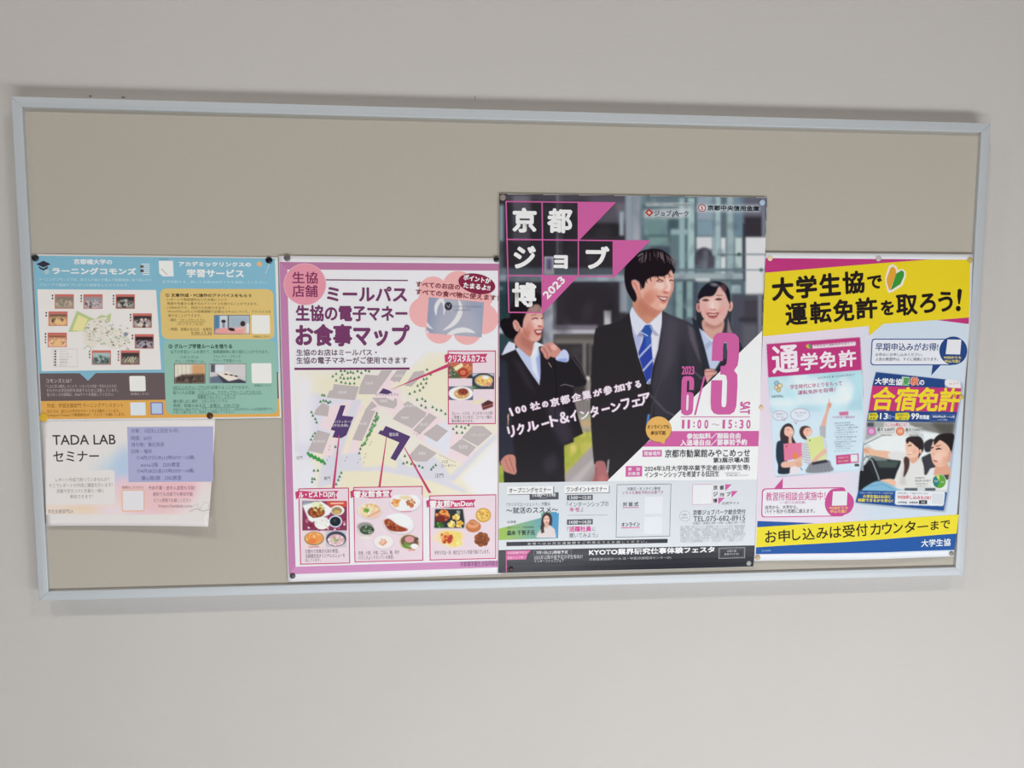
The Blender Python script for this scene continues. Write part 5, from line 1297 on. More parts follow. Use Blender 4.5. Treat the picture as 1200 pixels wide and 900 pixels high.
s.line(w, [(665, 603.8), (712, 603.4)], .35, '8c8c92', 4)
s.text(w, '『', 664.4, 617.4, 666.6, 622, '5c5c62', 5); s.text(w, '活躍社員', 667.2, 617, 692.6, 622.6, 'd04c94', 5, bold=.3); s.text(w, 'に', 693.8, 618, 697.6, 622, '5c5c62', 5); s.text(w, '聞いてみよう』', 667.6, 625, 700.4, 629.6, '5c5c62', 5)
s.frame(w, 722.8, 567.8, 785, 628.4, .55, '4c5058', 3.4)
s.text(w, '対面式・オンライン参加', 734.8, 571, 773.4, 574.2, '4c4c52', 5); s.text(w, 'どちらも事前予約が必要です', 729.6, 575.6, 777.4, 578.6, 'a85c84', 5)
s.text(w, '対 面 式', 730, 588.6, 748, 593, '3c3c42', 5, bold=.15); s.line(w, [(729.6, 594.8), (748.6, 594.6)], .7, pk, 5); s.text(w, 'オンライン', 728.4, 612.4, 749.6, 616.6, '3c3c42', 5, bold=.15); s.line(w, [(727.8, 618.6), (749.8, 618)], .9, 'd8609c', 5)
for q in [(755.6, 582, 776.4, 602.2), (755, 605.6, 775.6, 625.4)]: s.rect('code_panel', *q, 'd8dade', 3.4)
s.rect('code_panel', 811.4, 567.6, 834.6, 591.2, 'c89cb4', 3); s.rect('code_panel', 812, 568.2, 834, 590.6, 'dcdce0', 3.4)
k_ = 'small_logo'
for a, b_ in [((834.6, 567.6), (849.6, 575.2)), ((834.6, 575.4), (857, 583)), ((834.6, 583.2), (841.6, 590.8))]: s.rect(k_, *a, *b_, 'd6d4da', 3.4)
for ch, x, y in [('京', 836, 569), ('都', 843.6, 569), ('ジ', 836, 576.6), ('ョ', 843.6, 578), ('ブ', 851.4, 576.6), ('博', 835.6, 584.4)]: s.text(k_, ch, x, y, x + 4.6, y + (4.8 if ch != 'ョ' else 3.4), '34343a', 5, bold=.2)
for x, y in [(849.8, 567.6), (857, 575.4), (841.6, 583.2)]: s.poly(k_, [(x, y), (x + 7.6, y), (x + .4, y + 7.4), (x, y + 7.4)], pk, 4)
s.text(w, '公式サイト', 846, 588, 866.4, 591, '4c4c52', 5)
s.ell(w, 802.6, 604.8, 6.3, 6.3, '8c8c92', 4); s.ell(w, 802.6, 604.8, 5.9, 5.9, 'cfd3d7', 4.4); s.text(w, 'お問い', 799, 602.2, 806, 604.2, '6c6c70', 6); s.text(w, '合わせ', 799, 605.6, 806, 607.6, '6c6c70', 6)
s.text(w, '京都ジョブパーク総合受付', 812.4, 597.6, 873.4, 602.4, '48484e', 5, bold=.1); s.text(w, 'TEL.075-682-8915', 812.6, 605, 873, 609.8, '5c5c62', 5, bold=.1)
s.text(w, '月曜日〜金曜日 9時〜19時／土曜日 9時〜17時', 812, 611.6, 873, 613.6, '8c8c92', 5)
for k in range(6):
    s.text(w, ['主催：京都府、京都ジョブパーク、京都労働局、大学コンソーシアム京都、京都経営者協会', '京都商工会議所、京都府商工会連合会、京都府中小企業団体中央会、京都工業会', '公益財団法人京都産業21、京都経済同友会、京都府観光連盟、日本政策金融公庫',
               '後援：京都市、京都新聞、京都府専修学校各種学校協会、私立大学連盟関西支部', '※京都府内企業と京都府北部地域、南部地域の企業が多数出展いたします', '※会場内では各種就職相談コーナー、学生交流コーナーも開設いたします'][k], 797, 616 + k * 3.3, 873 - (k % 3), 617.8 + k * 3.3, 'b2b6bc', 5)
s.poly('foot_lettering', [(593.4, 635.2), (782.4, 631.4), (782.2, 636.2), (593.4, 640)], '2c2c32', 3.4); s.rtext('foot_lettering', '会 場 へ は 公 共 交 通 機 関 を ご 利 用 の う え お 越 し く だ さ い 。', 618, 638.6, 758, 635.8, 2.9, 'c8c8cc', 5)
z = 'foot_lettering'
s.poly(z, [(593, 645.6), (622, 644.8), (618, 649.6), (616.4, 655.4), (593, 656.2)], 'd0609c', 3.4); s.rect(z, 592.8, 645.4, 593.9, 670.4, 'c0588c', 3.6); s.line(z, [(594, 650.4), (621, 649.6)], .5, '34343a', 4)
s.text(z, '次回開催予定の', 594.6, 646.2, 617.4, 649, 'e4c8d8', 5); s.text(z, '京都ジョブ博', 594.6, 652, 613, 654.6, 'e4c8d8', 5)
s.frame(z, 625.6, 645, 669.6, 649.8, .3, '8c8c90', 4); s.text(z, '7月1日(土)開催予定', 628.6, 645.8, 665.6, 649, 'd4d4d8', 5, bold=.1); s.text(z, '2025年以降卒業予定の学生等向け', 625.8, 651, 683, 654.4, 'c8c8cc', 5); s.text(z, 'インターンシップフェア', 626, 655.6, 661, 658.6, 'c8c8cc', 5)
s.rtext(z, 'KYOTO業界研究仕事体験フェスタ', 690.4, 650.6, 837, 647.2, 6.8, 'e0e0e2', 5, bold=.4); s.rtext(z, '京都産業会館ホール 北・中室(京都経済センター2F)', 690.4, 657.4, 786.4, 655.2, 3.6, 'b4b4b8', 5)
s.frame(z, 842.4, 642, 872.8, 653.8, .5, 'b8b8bc', 4); s.frame(z, 844, 643.4, 871.2, 652.4, .25, '8c8c90', 4); s.text(z, '出展企業', 852, 644.4, 862.8, 646.8, 'b8b8bc', 5); s.text(z, '募集中(予定)', 848.4, 648.2, 866, 650.6, 'b8b8bc', 5)


# ================================================================== sheet 4: driving licence poster
def h4(s, t):
    return 0.0012 + 0.0045 * np.exp(-(1 - s) / .2) * np.sin(math.pi * np.clip(t / .46, 0, 1)) ** 2 + 0.0035 * np.exp(-(1 - s) / .2) * np.sin(math.pi * np.clip((t - .46) / .54, 0, 1)) ** 2 + 0.008 * sm((t - .7) / .3) * np.sin(math.pi * np.clip(s, 0, 1)) ** 2 * (.5 + .5 * np.clip(s, 0, 1))


S4 = Sheet('poster', 'portrait poster with yellow banner, big black lettering and two tilted brochures, at right end', 'poster',
           [(897.4, 296), (1140.6, 298), (1117.6, 652), (883.8, 657.4)], 0.0044, 0.88, h4, M_MATT, 'e0e2e8')
s = S4
g = 'printed_ground'
YE, MA, NV, BL = 'e0c828', 'b83878', '26447e', '26569c'
s.poly(g, [(897, 302), (1136.6, 304.4), (1117, 646), (884.6, 650)], 'dccfdc', 1, grad=((985, 470), (1032, 470), 'c6d2de'))
s.poly(g, [(897.2, 302.6), (1137, 304.4), (1020, 312), (896.4, 321)], MA, 2)
s.poly(g, [(896.3, 319.6), (1024, 309), (1088, 304.2), (1137.2, 304.4), (1135.6, 372), (1098, 375), (1035, 379.6), (1018.4, 393.6), (1018.2, 382), (893.6, 394.2)], YE, 3)
s.poly(g, [(1097.6, 375), (1135.6, 371.4), (1135.2, 379.8)], MA, 2.6)
s.poly(g, [(887.6, 610.6), (955, 613), (887.2, 618.4)], BL, 2.4)
s.poly(g, [(887, 617.8), (1123.6, 602.8), (1121, 625.2), (886, 641.4)], 'e2d236', 3)
s.poly(g, [(886, 641), (1121, 625), (1118.2, 644.4), (885.6, 649.4)], BL, 2.6)
t = 'banner_letter'
bk = '241c18'
for ch, x0, y0, x1, y1, b in [('大', 905, 325.6, 930.4, 352.6, 1.2), ('学', 933.4, 323.4, 957.6, 350, 1.1), ('生', 960.6, 320.8, 985.4, 347.4, 1.1), ('協', 987.8, 318.4, 1013.2, 344.8, 1.0), ('で', 1016.4, 323.4, 1033.6, 339, .8),
                              ('運', 921, 355.8, 946.4, 381.6, .9), ('転', 949.6, 353.6, 974.6, 379.6, .9), ('免', 976.6, 351.2, 1001.2, 377.4, .9), ('許', 1003, 349, 1028.4, 374.4, .9), ('を', 1032.4, 352.4, 1047.8, 369.8, .8),
                              ('取', 1050.4, 345.4, 1075.4, 370.2, .9), ('ろ', 1078, 344.6, 1096.6, 367, .9), ('う', 1099.8, 342.2, 1116.6, 365.6, .9)]:
    hh = (y1 - y0) - .07 * (x1 - x0) - b
    s.rtext(t, ch, x0 + b * .7, y1 - b * .6, x1 - b * .7, y1 - b * .6 - .075 * (x1 - x0), hh, bk, 5, bold=b, res=5)
s.poly(t, [(1122, 339.6), (1124.6, 338.2), (1127.2, 340), (1126.4, 347), (1124.6, 356.4), (1122.8, 356.4), (1121.6, 347)], bk, 5); s.ell(t, 1122.8, 361.6, 2.9, 3.2, bk, 5)
n = 'leaf_mark'
s.poly(n, [(1037, 326), (1041, 312), (1045.6, 309.4), (1050.2, 312), (1052, 316.6), (1057, 315), (1061.4, 318), (1061.6, 324), (1057, 335), (1045, 342.6), (1040.6, 343), (1037.4, 331)], 'e4dccc', 4)
s.poly(n, [(1039, 326.4), (1043.4, 314), (1046.4, 312.4), (1049.4, 315), (1050.2, 320.6), (1043, 340), (1041.8, 339.6), (1039, 331)], 'd89c38', 5)
s.poly(n, [(1050.2, 320.6), (1056.4, 316.8), (1059.2, 318.6), (1059.2, 323.6), (1055, 333), (1043.4, 340.4)], '3c9038', 5)
# ---- left brochure
c = Canvas(897, 394, 1012, 559, 2, 'dccfdc')
QL = [(898.3, 403.3), (1007.6, 395.2), (1009.8, 440), (1012.6, 480), (1011, 549.6), (907.8, 558)]
c.poly([(q[0] + 1.2, q[1] + 1.4) for q in QL], 'a498ac', 1.6); c.poly(QL, 'c8dce6', .3)
c.poly([(900, 442), (1009.6, 434), (1010.6, 480), (903, 484)], 'aed0dc', .4); c.wash(902, 438, 1010, 480, ['d8e4ec', 'b4dce4', 'e0e8ee', 'a4ccd8'], 40, 12, 5, 4, .5)
c.ell(960, 470, 30, 5, 'dfe6ee', -4, 4, .7); c.ell(915, 472, 16, 5, 'dfe6ee', 0, 4, .7); c.ell(992, 466, 5, 2.6, 'e0e8ee', -20, 2, .8); c.rect(906, 482, 1011, 556, 'c9dce8', 3, .9)
c.poly([(898.3, 403.3), (1007.6, 395.2), (1009.4, 433.6), (900.2, 442.2)], MA, .3)
c.poly([(952, 404.4), (1002, 400.2), (1003, 402.4), (1002.4, 405), (952, 408.6)], 'e4d8e0', .4); c.poly([(944, 405), (948, 402.6), (950, 408.6), (946, 408)], 'd8b43c', .4); c.poly([(947, 403), (951, 404.6), (950.6, 409), (948, 407)], '3c9c6c', .4)
c.ell(922, 448, 0.1, .1, 'ffffff')
for x, y, r, cc in [(910, 449, 2.6, '88b8dc'), (909.6, 454, 2.2, 'e0c8b0'), (914, 452, 2.6, 'e4cc9c'), (912.4, 457, 2.2, 'd8c080')]: c.ell(x, y, r + .4, r + .4, '8c8470', 0, .3); c.ell(x, y, r - .3, r - .3, cc, 0, .3)
for x, y, rx, ry, tx, ty in [(914, 487, 8.8, 5.6, 919, 493), (937.6, 486, 11.2, 7.4, 933, 497)]:
    c.ell(x, y, rx + .3, ry + .3, 'b08ca8', 0, .3); c.ell(x, y, rx - .3, ry - .3, 'd3deea', 0, .3); c.line([(tx - 3, ty - 3.4), (tx, ty), (tx + 1, ty - 3.6)], .5, 'b06c90', .25)
# woman with the pink folder
c.poly([(916, 520), (914, 508), (917, 500), (922.6, 496.2), (928, 498), (930.6, 506), (929, 512), (932, 518), (932, 521), (922, 522)], '3a3034', .4, sm=True)
c.poly([(919, 508), (920, 501), (926, 500), (930, 505), (929.6, 509), (927, 512), (922, 511)], 'e4b4a4', .35, sm=True); c.line([(925.6, 508), (928.4, 507)], .8, 'f0e4e0', .2); c.line([(925.6, 509), (928, 508.6)], .5, 'b85c58', .2); c.line([(922.6, 503.8), (924.4, 503.4)], .5, '4c3434', .2)
c.poly([(924, 511), (927.6, 510.6), (928, 520), (924, 520)], 'dcaa98', .4)
c.poly([(910, 520), (914, 516.4), (919, 517), (922, 540), (927, 552), (922, 555.4), (912, 554.4), (912, 546), (909.4, 536)], '2b3242', .45, sm=True); c.poly([(912, 545), (928, 545), (926, 554), (912, 555)], '272c38', .4); c.poly([(926, 546), (938, 543), (937, 554), (925, 556)], 'dcd4d8', .5)
c.poly([(918, 520), (940, 518.6), (940.4, 536), (919, 540.4)], 'd87898', .35); c.ell(921.6, 523, .8, .9, '5c4434', 0, .3)
c.ell(932, 534.4, 2.4, 4, 'dc8838', 0, .5); c.poly([(915, 545), (918, 541), (930, 540), (938, 535), (940.4, 537), (938, 543), (928, 547), (918, 548)], 'dfb09c', .4, sm=True); c.ell(936, 544, 4, 3.6, 'd8a890', 0, .5); c.line([(938, 548), (940, 551)], .8, '4c4c54', .3)
# woman with the yellow folder, arm raised
c.poly([(937, 508), (938, 501.4), (943, 499), (949, 500.6), (951, 506), (947, 507), (944, 511), (946, 515), (941, 514)], '4c3834', .4, sm=True)
c.poly([(941, 506), (944, 501.6), (949, 501.4), (952, 505.6), (950.6, 509.6), (947, 511.6), (943, 510.6)], 'e4b4a0', .35, sm=True); c.line([(947.6, 508.6), (950, 507.4)], .7, 'f0e4e0', .2); c.line([(945.4, 504.4), (947, 504)], .5, '4c3434', .2)
c.poly([(961, 504), (964, 492), (967, 484), (970, 474), (973, 471.6), (974.6, 474.6), (972.4, 479), (969.4, 488), (967.6, 500), (966, 508)], 'dbab9a', .4, sm=True); c.ell(971.6, 475, 2.4, 3.4, 'd69e8c', 10, .4); c.line([(971.6, 472), (971.6, 467.4)], 1.1, 'dcae9c', .3)
c.poly([(960.4, 499), (967.6, 499), (967.4, 514), (961, 514)], 'b4b4b8', .4)
c.poly([(940, 522), (946, 516), (964, 512), (969, 520), (968, 538), (950, 545), (944, 542), (940, 532)], 'c9ccd2', .5, sm=True)
for k in range(8): c.line([(941, 520 + k * 3), (949, 522 + k * 3)], .7, '8c8c94', .3, .7)
for k in range(5): c.line([(961, 501 + k * 2.6), (967.4, 501 + k * 2.6)], .6, '84848c', .3, .7)
c.poly([(945.4, 514), (963.6, 510.6), (967.6, 538), (951, 541)], 'd0d890', .35); c.ell(949, 516, .8, .9, '5c5434', 0, .3)
c.poly([(949, 545), (953, 538), (960, 531), (966, 526), (968.6, 530), (960, 537), (954, 546)], 'dcb09c', .4, sm=True)
c.poly([(947, 546), (952, 542), (970, 539), (974, 545), (975, 552), (946, 554)], '85878f', .5, sm=True); c.poly([(951, 542), (968, 538.6), (970.6, 541.6), (952, 545)], '33343c', .4)
for k in range(6): c.line([(950 + k * 4, 544), (949 + k * 4.6, 553)], .6, '6c6e78', .4, .7)
c.poly([(979.4, 533.6), (1006, 531.4), (1006.4, 541.8), (980, 544.4)], 'c04880', .3); c.poly([(996.6, 533), (1004.8, 532.4), (1005.2, 540.6), (997, 541.4)], 'd8dce0', .3); c.rect(1001.6, 543.6, 1006.8, 546.4, '4c484c', .3); c.poly([(983, 483), (994, 482), (994, 486.4), (984, 487)], 'c46c94', .5)
s.photo('brochure_picture', c, 3.5, keep=[(896.6, 402.6), (1008.4, 394.4), (1011.4, 440), (1014, 480), (1012.6, 551.4), (908, 560)])
b = 'brochure_lettering'
s.rtext(b, '通', 905.8, 437.4, 935.6, 435, 30, 'e8dce4', 5, bold=.9, res=4); s.rtext(b, '学', 938.8, 433.8, 958, 432.4, 18.6, 'e8dce4', 5, bold=.6, res=4); s.rtext(b, '免', 960.8, 432, 979.6, 430.6, 18.6, 'e8dce4', 5, bold=.6, res=4); s.rtext(b, '許', 983.4, 430.4, 1003, 428.8, 18.4, 'e8dce4', 5, bold=.6, res=4)
s.rtext(b, '大学生協で運転免許を取ろう！', 953.4, 407, 1000.6, 403.2, 2.8, '8c4870', 5); s.rtext(b, '2023年4月 ▶ 2024年3月まで', 958, 444.4, 1001.6, 440.4, 2.8, '7c8c94', 5)
s.rtext(b, '学生時代にゆとりをもって', 926, 456.4, 986.6, 451.6, 5.2, 'b05880', 5, bold=.1); s.rtext(b, '運転免許を取得！', 935, 462.8, 978.6, 459, 4.8, 'b05880', 5, bold=.1)
s.text(b, 'univ.', 904.6, 462.6, 918.4, 465.6, '4c5c6c', 5, bold=.15)
s.text(b, '大学生協で運転免許', 975.6, 487.4, 1001.6, 490.2, 'b46c90', 5); s.text(b, 'お話を聞いて', 908.6, 484, 919.4, 486, 'b06c90', 5); s.text(b, 'よかった', 910, 487, 918, 489, 'b06c90', 5); s.text(b, '安心して申し込め', 931, 482.6, 944.6, 484.8, 'b06c90', 5); s.text(b, 'ました！', 934, 486, 941, 488.2, 'b06c90', 5)
for k in range(13):
    y = 494.6 + k * 2.75
    s.rtext(b, ['全国の大学生協が提携', '大学生協の運転免許は', '安心価格', '分割支払いもOK', '入校から卒業まで', 'しっかりサポート', '教習所相談会', 'スタッフが対応', '組合員限定の特典', '新車購入もお任せ', '卒業後のフォロー', 'アプリで予約', 'キャンペーン'][k], 977.4 + (k % 4) * .9, y + 2.2, 996 + (k * 5 % 11), y + 1.4, 1.8, '7c8890', 5)
s.rtext(b, 'WEBからも', 982, 537.8, 994.4, 536.8, 2.4, 'e8c8a8', 5); s.rtext(b, '申込可能！', 982, 542, 994.4, 541, 2.4, 'e8c8a8', 5)
# ---- consultation box
u = 'consultation_box'
PK = 'c04c8c'
s.poly(u, [(907, 572.6), (917.4, 560.4), (917, 573)], PK, 3)
s.rect(u, 893, 572.4, 990, 605, PK, 3, r=4.5); s.rect(u, 894.2, 573.6, 985, 604, 'dedce2', 3.4, r=4)
s.poly(u, [(976, 573), (988, 573.4), (998, 581), (1000.6, 590), (996, 600), (984, 604.6), (974, 604), (968, 597), (966.6, 588), (970, 578)], PK, 4, sm=True)
s.poly(u, [(976, 575.8), (993, 575.4), (992.2, 592.2), (974.8, 592.6)], 'dcdce0', 5)
s.text(u, '教習所相談会実施中！', 897.8, 577, 967, 585.8, 'c45890', 5, bold=.12, res=3); s.text(u, '(一部の生協店舗)', 914.4, 587.4, 943.6, 590.6, 'b46c90', 5); s.text(u, '自宅から、大学から、', 897, 592.4, 934.6, 596, '54545c', 5, bold=.1); s.text(u, 'バイト先から気軽に通えます。', 896.8, 597, 954.6, 601, '54545c', 5, bold=.1)
s.text(u, 'WEBからも', 971.6, 593.6, 993.6, 596.4, 'e4bc70', 6, bold=.15); s.text(u, '申込可能！', 973, 597.4, 991.6, 600.8, 'e4bc70', 6, bold=.15)
# ---- bottom banner
b = 'foot_lettering'
dk = '2c241c'
for ch, x0, y0, x1, y1 in [('お', 896.8, 621.4, 910, 636), ('申', 912.6, 620.4, 925.6, 635), ('し', 928.6, 620, 938, 633.2), ('込', 940.6, 618.4, 954.6, 632.8), ('み', 957, 618, 970.4, 631.6), ('は', 972.6, 616.8, 985.8, 630.4), ('受', 987.6, 614.8, 1001.8, 629.8), ('付', 1003.4, 613.8, 1016.6, 628.6),
                           ('カ', 1020, 613.6, 1031.8, 627), ('ウ', 1033.8, 612.6, 1045, 626.2), ('ン', 1047, 613, 1057.6, 624.8), ('タ', 1060, 611, 1072.6, 624.4), ('ま', 1090.6, 610.6, 1099.6, 621), ('で', 1102, 610, 1113, 619.6)]:
    s.rtext(b, ch, x0, y1, x1, y1 - .072 * (x1 - x0), (y1 - y0) - .07 * (x1 - x0), dk, 5, bold=.28, res=4)
s.line(b, [(1074.8, 617.6), (1087.6, 616.4)], 1.4, dk, 5)
s.rtext(b, '大学生協', 1079.4, 640.8, 1113.4, 639.4, 8, 'e4ecf4', 5, bold=.25, res=3); s.text(b, '組合員募集', 892.4, 644.2, 903.4, 646.2, '84b0dc', 5)
# ---- early booking box
u = 'booking_box'
s.rect(u, 1021.4, 396.8, 1118, 428, '3c5490', 3, r=4); s.rect(u, 1022.6, 398, 1117, 426.8, 'dcdde4', 3.4, r=3.4)
s.poly(u, [(1093, 426.6), (1103.6, 426.6), (1091.2, 440)], NV, 3); s.ell(u, 1117, 411, 16.4, 16.6, NV, 4)
s.poly(u, [(1110.2, 397.8), (1126.4, 398), (1125, 415.4), (1108, 415)], 'dcdce0', 5)
s.text(u, '早期申込みがお得!', 1026.2, 402, 1099, 411, '34487c', 5, bold=.18, res=3); s.text(u, 'お早めにお申し込みください。', 1026, 413.6, 1081, 417.4, '5c5c68', 5, bold=.05); s.text(u, '人気の教習所は、すぐに満員になります。', 1026, 419, 1099, 422.8, '5c5c68', 5, bold=.05)
s.text(u, 'WEBからも', 1106, 417.4, 1126, 420.4, 'd8c870', 6, bold=.15); s.text(u, '申込可能！', 1107, 421.6, 1124.6, 425, 'd8c870', 6, bold=.15)
# ---- right brochure
c = Canvas(1001, 434, 1130, 602, 2, 'c8d2de')
for row in range(c.h):
    pass
QR = [(1026.4, 436), (1127.4, 448), (1126.4, 455), (1121.4, 484), (1118.6, 495), (1109.4, 577), (1105.8, 598.4), (1002.4, 588.6), (1006, 575), (1016, 494), (1018, 481)]
c.poly([(q[0] + 1.6, q[1] + 1.8) for q in QR], '8c98ac', 2.2); c.poly([(1026.4, 436), (1108, 444.6), (1107, 456), (1022, 452.4)], NV, .3)
c.poly([(1107, 446), (1110, 444.4), (1124.6, 446.6), (1126.4, 455.6), (1112, 454), (1107, 451)], 'e2dcdc', .4); c.poly([(1022, 452), (1126.4, 455), (1121.6, 483), (1017.8, 481.4)], 'be3870', .3)
c.poly([(1017.8, 481.2), (1121.6, 482.8), (1119, 495.6), (1015.8, 493.8)], NV, .3)
for x0, x1 in ((1018, 1029.4), (1049.4, 1066.6)): c.poly([(x0, 484), (x1 - 2, 483.4), (x1, 488), (x1 - 2.6, 492.4), (x0 - .8, 492)], 'd8c83c', .3)
c.poly([(1091, 485), (1119.4, 485.6), (1118.6, 494), (1090, 493)], '5c78ac', .3); c.poly([(1091.6, 485.6), (1118.8, 486.2), (1118, 493.4), (1090.6, 492.4)], NV, .3)
PH = [(1016, 494), (1118.8, 495.4), (1109.4, 577), (1006, 575)]
c.poly(PH, 'c9cfd1', .3)
c.poly([(1060, 494.6), (1118.8, 495.4), (1116, 512), (1100, 508), (1078, 503)], '7c7b78', .8); c.poly([(1090, 495), (1118.8, 495.4), (1116, 512), (1104, 509)], '57544f', 2); c.poly([(1016, 494), (1040, 494), (1030, 508), (1014, 516)], '9ca09f', .8); c.rect(1016, 495, 1024, 500, '4c4c50', .8)
c.poly([(1014, 518), (1036, 508), (1064, 505), (1098, 508), (1102, 510), (1088, 536), (1052, 540), (1030, 532)], 'dfe3e3', .8); c.line([(1012, 521), (1034, 510)], 1.4, '8c9294', .6)
c.poly([(1070, 507), (1082, 508), (1084, 530), (1074, 526)], 'c0c8c8', .8)
c.poly([(1008, 552), (1020, 536), (1040, 538), (1056, 540), (1052, 560), (1036, 566), (1014, 568), (1006, 576)], '24262b', .7); c.poly([(1026, 540), (1054, 540), (1050, 548), (1030, 548)], '45524f', .9); c.poly([(1008, 548), (1015, 545), (1028, 563), (1018, 575), (1006, 575)], '1e2024', .6)
c.line([(1015, 534), (1022, 540), (1029, 558), (1030, 562)], 1.6, '8c9494', .5); c.line([(1010, 542), (1014, 536), (1020, 534)], 1.4, '707c7c', .5); c.poly([(1020, 534), (1036, 534), (1040, 540), (1026, 540)], '78807f', .6)
c.poly([(1083, 519), (1090, 514.4), (1094, 516), (1092, 527), (1086, 530), (1083, 526)], '34333a', .5, sm=True); c.poly([(1080, 536), (1090, 531), (1100, 545), (1086, 557), (1082, 556)], '3b3a42', .6)
c.poly([(1011, 530), (1014, 525), (1018, 524), (1024, 527), (1042, 529), (1046, 533), (1040, 537), (1024, 534), (1014, 532)], 'e0b296', .4, sm=True); c.ell(1015, 528, 3, 3.6, 'dca88e', 30, .5); c.line([(1012, 526), (1018, 530)], .6, 'b07c68', .3)
c.poly([(1041, 531), (1056, 529), (1064, 534), (1066, 539), (1074, 537), (1081, 542), (1083, 556), (1080, 566), (1066, 572), (1048, 571), (1050, 556), (1056, 540), (1044, 538)], 'd8d6d4', .5, sm=True); c.poly([(1058, 545), (1062, 568), (1054, 568)], 'bcbab8', 1.4, al=.7)
c.poly([(1031, 563), (1044, 561), (1050, 565), (1048, 570), (1038, 567)], 'e0b49a', .5, sm=True)
c.poly([(1012, 576), (1018, 568), (1030, 563.6), (1044, 568), (1052, 573), (1060, 576)], '7fb0cc', .6, sm=True); c.line([(1020, 570), (1034, 567), (1046, 573)], .8, '5c90b0', .5)
c.poly([(1064, 534), (1066, 528), (1077, 528), (1076, 538), (1069, 543)], 'd8a488', .5, sm=True)
c.poly([(1061, 518), (1064, 513), (1074, 514), (1078, 520), (1078, 530), (1072, 536), (1066, 536.4), (1062, 532), (1061, 524)], 'e6bca6', .4, sm=True)
c.poly([(1061.6, 518), (1064, 513), (1070, 511), (1078, 512), (1082, 518), (1082, 527), (1078, 534), (1076, 537), (1077, 527), (1072, 522), (1068, 518), (1064, 517)], '2e2527', .4, sm=True)
c.poly([(1059, 538), (1062, 535), (1065.6, 539), (1065, 548), (1061, 557), (1058.6, 558), (1059.6, 548)], '4b3632', .5, sm=True); c.line([(1064, 522.6), (1067, 522)], .7, '4c3030', .3); c.line([(1063, 531), (1066, 532), (1068, 530)], .8, 'f0e2dc', .2); c.line([(1063, 532), (1067, 532.6)], .6, 'b85c50', .3); c.ell(1078.6, 529, 1.6, 2.6, 'dba48c', 0, .4)
c.poly([(1086, 556), (1090, 549), (1098, 547), (1098, 558), (1084, 560)], 'd8dadc', .5); c.poly([(1094, 556), (1098, 544), (1112, 546), (1112, 562), (1096, 560)], 'd69e84', .6, sm=True); c.poly([(1098, 558), (1112, 556), (1110, 566), (1104, 562)], '3c3c44', .5)
c.poly([(1091, 525), (1095, 515), (1104, 514), (1113.6, 522), (1114, 534), (1111, 542), (1104, 547), (1097, 546.4), (1093, 542), (1091, 534)], 'e2b49e', .4, sm=True); c.ell(1103, 534, 6, 7, 'eac4b0', 0, 3, .6)
c.poly([(1093, 517), (1099, 510), (1107, 508), (1117.6, 509), (1117, 520), (1114.6, 531), (1112, 524), (1106, 518), (1098, 514.6)], '251f20', .4, sm=True); c.line([(1091, 525.6), (1093, 525)], .7, '4c3030', .3); c.line([(1097.6, 526.6), (1102, 526)], .8, '4c3030', .3)
c.poly([(1093, 537), (1099, 538.6), (1098, 541.6), (1094.4, 541)], 'b85c54', .3); c.line([(1094, 538), (1098.4, 539)], .9, 'f2e8e4', .2); c.line([(1093.6, 531.6), (1095.6, 533)], .6, 'c08470', .3); c.poly([(1112, 528), (1115, 528), (1113, 542), (1110, 540)], 'd29c84', .5)
c.line([(1091.4, 524.8), (1093.6, 524.2)], 1.2, '3c2424', .3); c.line([(1097, 526.4), (1099.6, 525.2), (1102.6, 526.2)], 1.2, '3c2424', .3); c.line([(1096.8, 523), (1102, 521.8)], .8, '5c4038', .3); c.poly([(1094, 516), (1099, 511), (1106, 512), (1100, 516.6), (1094.6, 522)], '2a2223', .5)
c.line([(1064.6, 522.4), (1067.8, 521.6)], 1.1, '3c2424', .3); c.poly([(1062, 514), (1070, 511.4), (1074, 518), (1069, 519), (1066, 517), (1063, 520)], '30272a', .5, sm=True); c.ell(1072, 529, 3, 3.4, 'dca590', 0, 1.6, .6); c.ell(1098, 536, 4, 4, 'f0cdbc', 0, 2, .5); c.ell(1108, 540, 4, 5, 'cf9880', 0, 2.4, .5)
# price bubbles and little panels
c.poly([(1036, 495), (1066, 495), (1064, 500), (1036, 500)], 'd8d0d0', .5); c.poly([(1026, 501), (1081, 501), (1079, 508), (1073, 511), (1028, 511)], 'd4d4d2', .6, al=.85); c.ell(1021, 505.4, 4.8, 4.8, 'c468ac', 0, .4); c.ell(1021, 505.4, 3.4, 3.4, 'd894c4', 0, .5); c.ell(1054.8, 505.4, 5, 5, 'd87050', 0, .4); c.ell(1054.8, 505.4, 3.6, 3.6, 'e09878', 0, .5)
c.rect(1071, 557, 1098, 571, 'dcdcd8', .4); c.poly([(1096, 562), (1111, 562), (1109.6, 574), (1098, 574)], 'dcdcd8', .4); c.rect(1060, 572, 1075, 575, '4c545c', .4); c.rect(1084, 572, 1096, 575, '4c545c', .4)
c.ell(1100.6, 564, 8.2, 8.4, 'e0e4e0', 0, .3); c.ell(1100.6, 564, 7.6, 8, '5c9c3c', 0, .3); c.poly([(1100.6, 564), (1098, 571), (1094.6, 569), (1093, 564), (1093.6, 560), (1097, 557)], '2c7c7c', .3); c.poly([(1100.6, 564), (1096.6, 557.4), (1100.8, 556.2)], 'd4cc70', .3)
c.poly([(1006, 574.6), (1109.8, 577), (1105.8, 598.4), (1002.4, 588.6)], '244c8c', .3); c.poly([(1050.6, 574.6), (1106, 576.4), (1107.4, 578), (1106, 591.6), (1104.6, 593), (1050, 591.6), (1048.4, 590), (1049.2, 576)], 'dcdee2', .35)
c.poly([(1077, 586.2), (1086.4, 586.4), (1086.2, 590.6), (1076.8, 590.4)], '24242a', .3)
